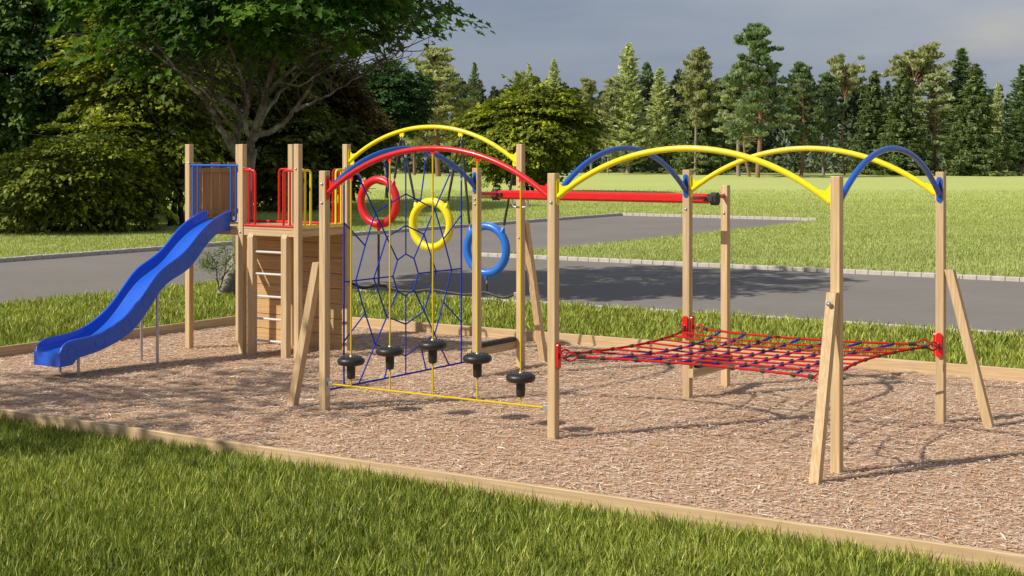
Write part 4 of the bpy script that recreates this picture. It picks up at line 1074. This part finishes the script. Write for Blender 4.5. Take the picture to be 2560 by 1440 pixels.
FT = [
 # name, label, kind, seed, material, bark, x, yb, top, width
 ('pine_tree', 'pale bare-limbed pine with reddish trunk behind the high yellow arch', 'bare_pine', 1, 'pine_olive', 'bark_red', 1096, 440, 108, 205),
 ('pine_tree', 'short grey pine with thin trunk just left of the pale bare-limbed pine', 'pine_tall', 2, 'pine_grey', 'bark_red', 1036, 437, 250, 120),
 ('pine_tree', 'thin pine trunk with twisted snags, second left of the pale bare-limbed pine', 'pine_tall', 3, 'pine_grey', 'bark_grey', 968, 434, 240, 130),
 ('fir_tree', 'small dark fir tip between the pale bare-limbed pine and the olive bush', 'fir', 4, 'pine_dark', 'bark_grey', 1186, 431, 160, 62),
 ('pine_tree', 'small dark pine top showing over the olive bush', 'pine', 5, 'pine_grey', 'bark_red', 1300, 431, 172, 80),
 ('fir_tree', 'pale fir tip beside the dark pine top, over the olive bush', 'fir', 6, 'fir_pale', 'bark_grey', 1322, 429, 160, 55),
 ('fir_tree', 'pale pointed fir over the right shoulder of the olive bush', 'fir', 7, 'fir_pale', 'bark_grey', 1384, 432, 150, 78),
 ('pine_tree', 'pale grey-green pine at the right edge of the olive bush', 'pine', 8, 'pine_olive', 'bark_grey', 1478, 436, 188, 92),
 ('pine_tree', 'pale pine low behind the first blue arch', 'pine', 9, 'pine_olive', 'bark_grey', 1520, 433, 190, 80),
 ('fir_tree', 'tallest pale yellow-green fir, pointed, above the blue arch', 'fir', 6, 'fir_pale', 'bark_grey', 1570, 433, 112, 130),
 ('pine_tree', 'dark pine peeping between the two pale pointed firs', 'pine', 5, 'pine_dark', 'bark_red', 1617, 430, 150, 70),
 ('fir_tree', 'slimmer pale fir to the right of the tallest pale fir', 'fir', 7, 'fir_pale', 'bark_grey', 1650, 431, 172, 100),
 ('pine_tree', 'pale topped pine behind the dark spruce left of the tallest pine', 'pine_tall', 2, 'pine_olive', 'bark_grey', 1738, 437, 108, 125),
 ('spruce_tree', 'dark narrow spruce left of the tallest pine', 'spruce', 10, 'spruce', 'bark_grey', 1752, 436, 108, 150),
 ('pine_tree', 'tallest pine of the far row, reddish trunk, jagged crown', 'pine', 11, 'pine_dark', 'bark_red', 1893, 443, 50, 190),
 ('pine_tree', 'slender leaning pine with ochre trunk next to the tallest pine', 'pine_tall', 3, 'pine_grey', 'bark_red', 1874, 441, 235, 100),
 ('pine_tree', 'grey-trunked pine two trunks left of the tallest pine', 'pine_tall', 12, 'pine_grey', 'bark_grey', 1846, 440, 150, 130),
 ('pine_tree', 'dark pine with brown trunk standing right of the tallest pine', 'pine', 8, 'pine_dark', 'bark_red', 2003, 438, 148, 120),
 ('pine_tree', 'dark bushy pine between the brown-trunk pine and the shorter umbrella pine', 'pine', 9, 'pine_dark', 'bark_grey', 2058, 437, 175, 110),
 ('pine_tree', 'shorter umbrella pine with long bare trunk and flat crown', 'umbrella', 13, 'pine_olive', 'bark_red', 2111, 436, 130, 100),
 ('spruce_tree', 'dark spruce between the two umbrella pines', 'spruce', 14, 'spruce', 'bark_grey', 2186, 434, 170, 135),
 ('pine_tree', 'taller umbrella pine with wide flat crown above the other trees', 'umbrella', 15, 'pine_olive', 'bark_red', 2290, 434, 100, 150),
 ('spruce_tree', 'drooping dark spruce in front of the taller umbrella pine', 'spruce', 10, 'spruce', 'bark_grey', 2258, 438, 162, 150),
 ('pine_tree', 'shaggy pine with low spreading limbs right of the taller umbrella pine', 'bare_pine', 16, 'pine_grey', 'bark_red', 2340, 437, 172, 150),
 ('fir_tree', 'dark pointed fir, highest tip right of the umbrella pines', 'fir', 4, 'pine_dark', 'bark_grey', 2405, 434, 124, 135),
 ('spruce_tree', 'drooping spruce with pale hanging sprays in front of the dark pointed fir', 'spruce', 14, 'spruce', 'bark_grey', 2440, 439, 152, 165),
 ('fir_tree', 'small pale fir in the gap near the right edge', 'fir', 6, 'fir_pale', 'bark_grey', 2494, 430, 208, 62),
 ('fir_tree', 'dark fir cut by the right edge', 'fir', 4, 'pine_dark', 'bark_grey', 2556, 434, 165, 110),
]
for a in FT: far_tree(*a)
# the wood behind the row, one dark mass
def far_wood():
    R = np.random.default_rng(99); allC = []; tm = MB(); protos = [conifer_mesh(k, s)[1] for k, s in (('pine', 51), ('pine', 52), ('fir', 53), ('pine_tall', 54))]
    for i in range(80):
        x = 880+i*23+R.normal(0, 10); d = R.uniform(175, 235); top = np.interp(x, [900, 1150, 1450, 1600, 1700, 1950, 2100, 2300, 2480, 2600], [225, 212, 208, 210, 200, 190, 200, 198, 250, 225])+R.normal(0, 14)
        b = at(x, HOR, d); h = HC-(top-HOR)/F_PX*d; wd = h*R.uniform(.9, 1.2)
        C, A, Nn, S, RN = protos[i % 4]
        sel = R.uniform(0, 1, len(C)) < .6
        allC.append((C[sel]*np.array([wd, wd, h])+np.array([b.x, b.y, 0]), A[sel], Nn[sel], S[sel]*h*1.5, RN[sel]))
    # undergrowth
    for i in range(150):
        x = R.uniform(880, 2680); d = R.uniform(172, 215); b = at(x, HOR, d); k = 140
        o = unit(R.normal(0, 1, (k, 3))); o[:, 2] = np.abs(o[:, 2])
        allC.append((np.array([b.x, b.y, .1])+o*np.array([3, 3, R.uniform(2, 6.5)])*R.uniform(.4, 1, k)[:, None], o+R.normal(0, .5, (k, 3)), R.normal(0, 1, (k, 3)), np.full(k, .9), np.clip(R.normal(.4, .2, k), 0, 1)))
    C, A, Nn, S, RN = [np.concatenate(z) for z in zip(*allC)]
    o = leaf_cloud('far_wood', C, A, Nn, S, .5, RN, M['far_wood'], None, (0, 0, 0))
    tag(o, 'dark wood of conifers closing the view behind the far trees', 'wood', kind='stuff')
far_wood()
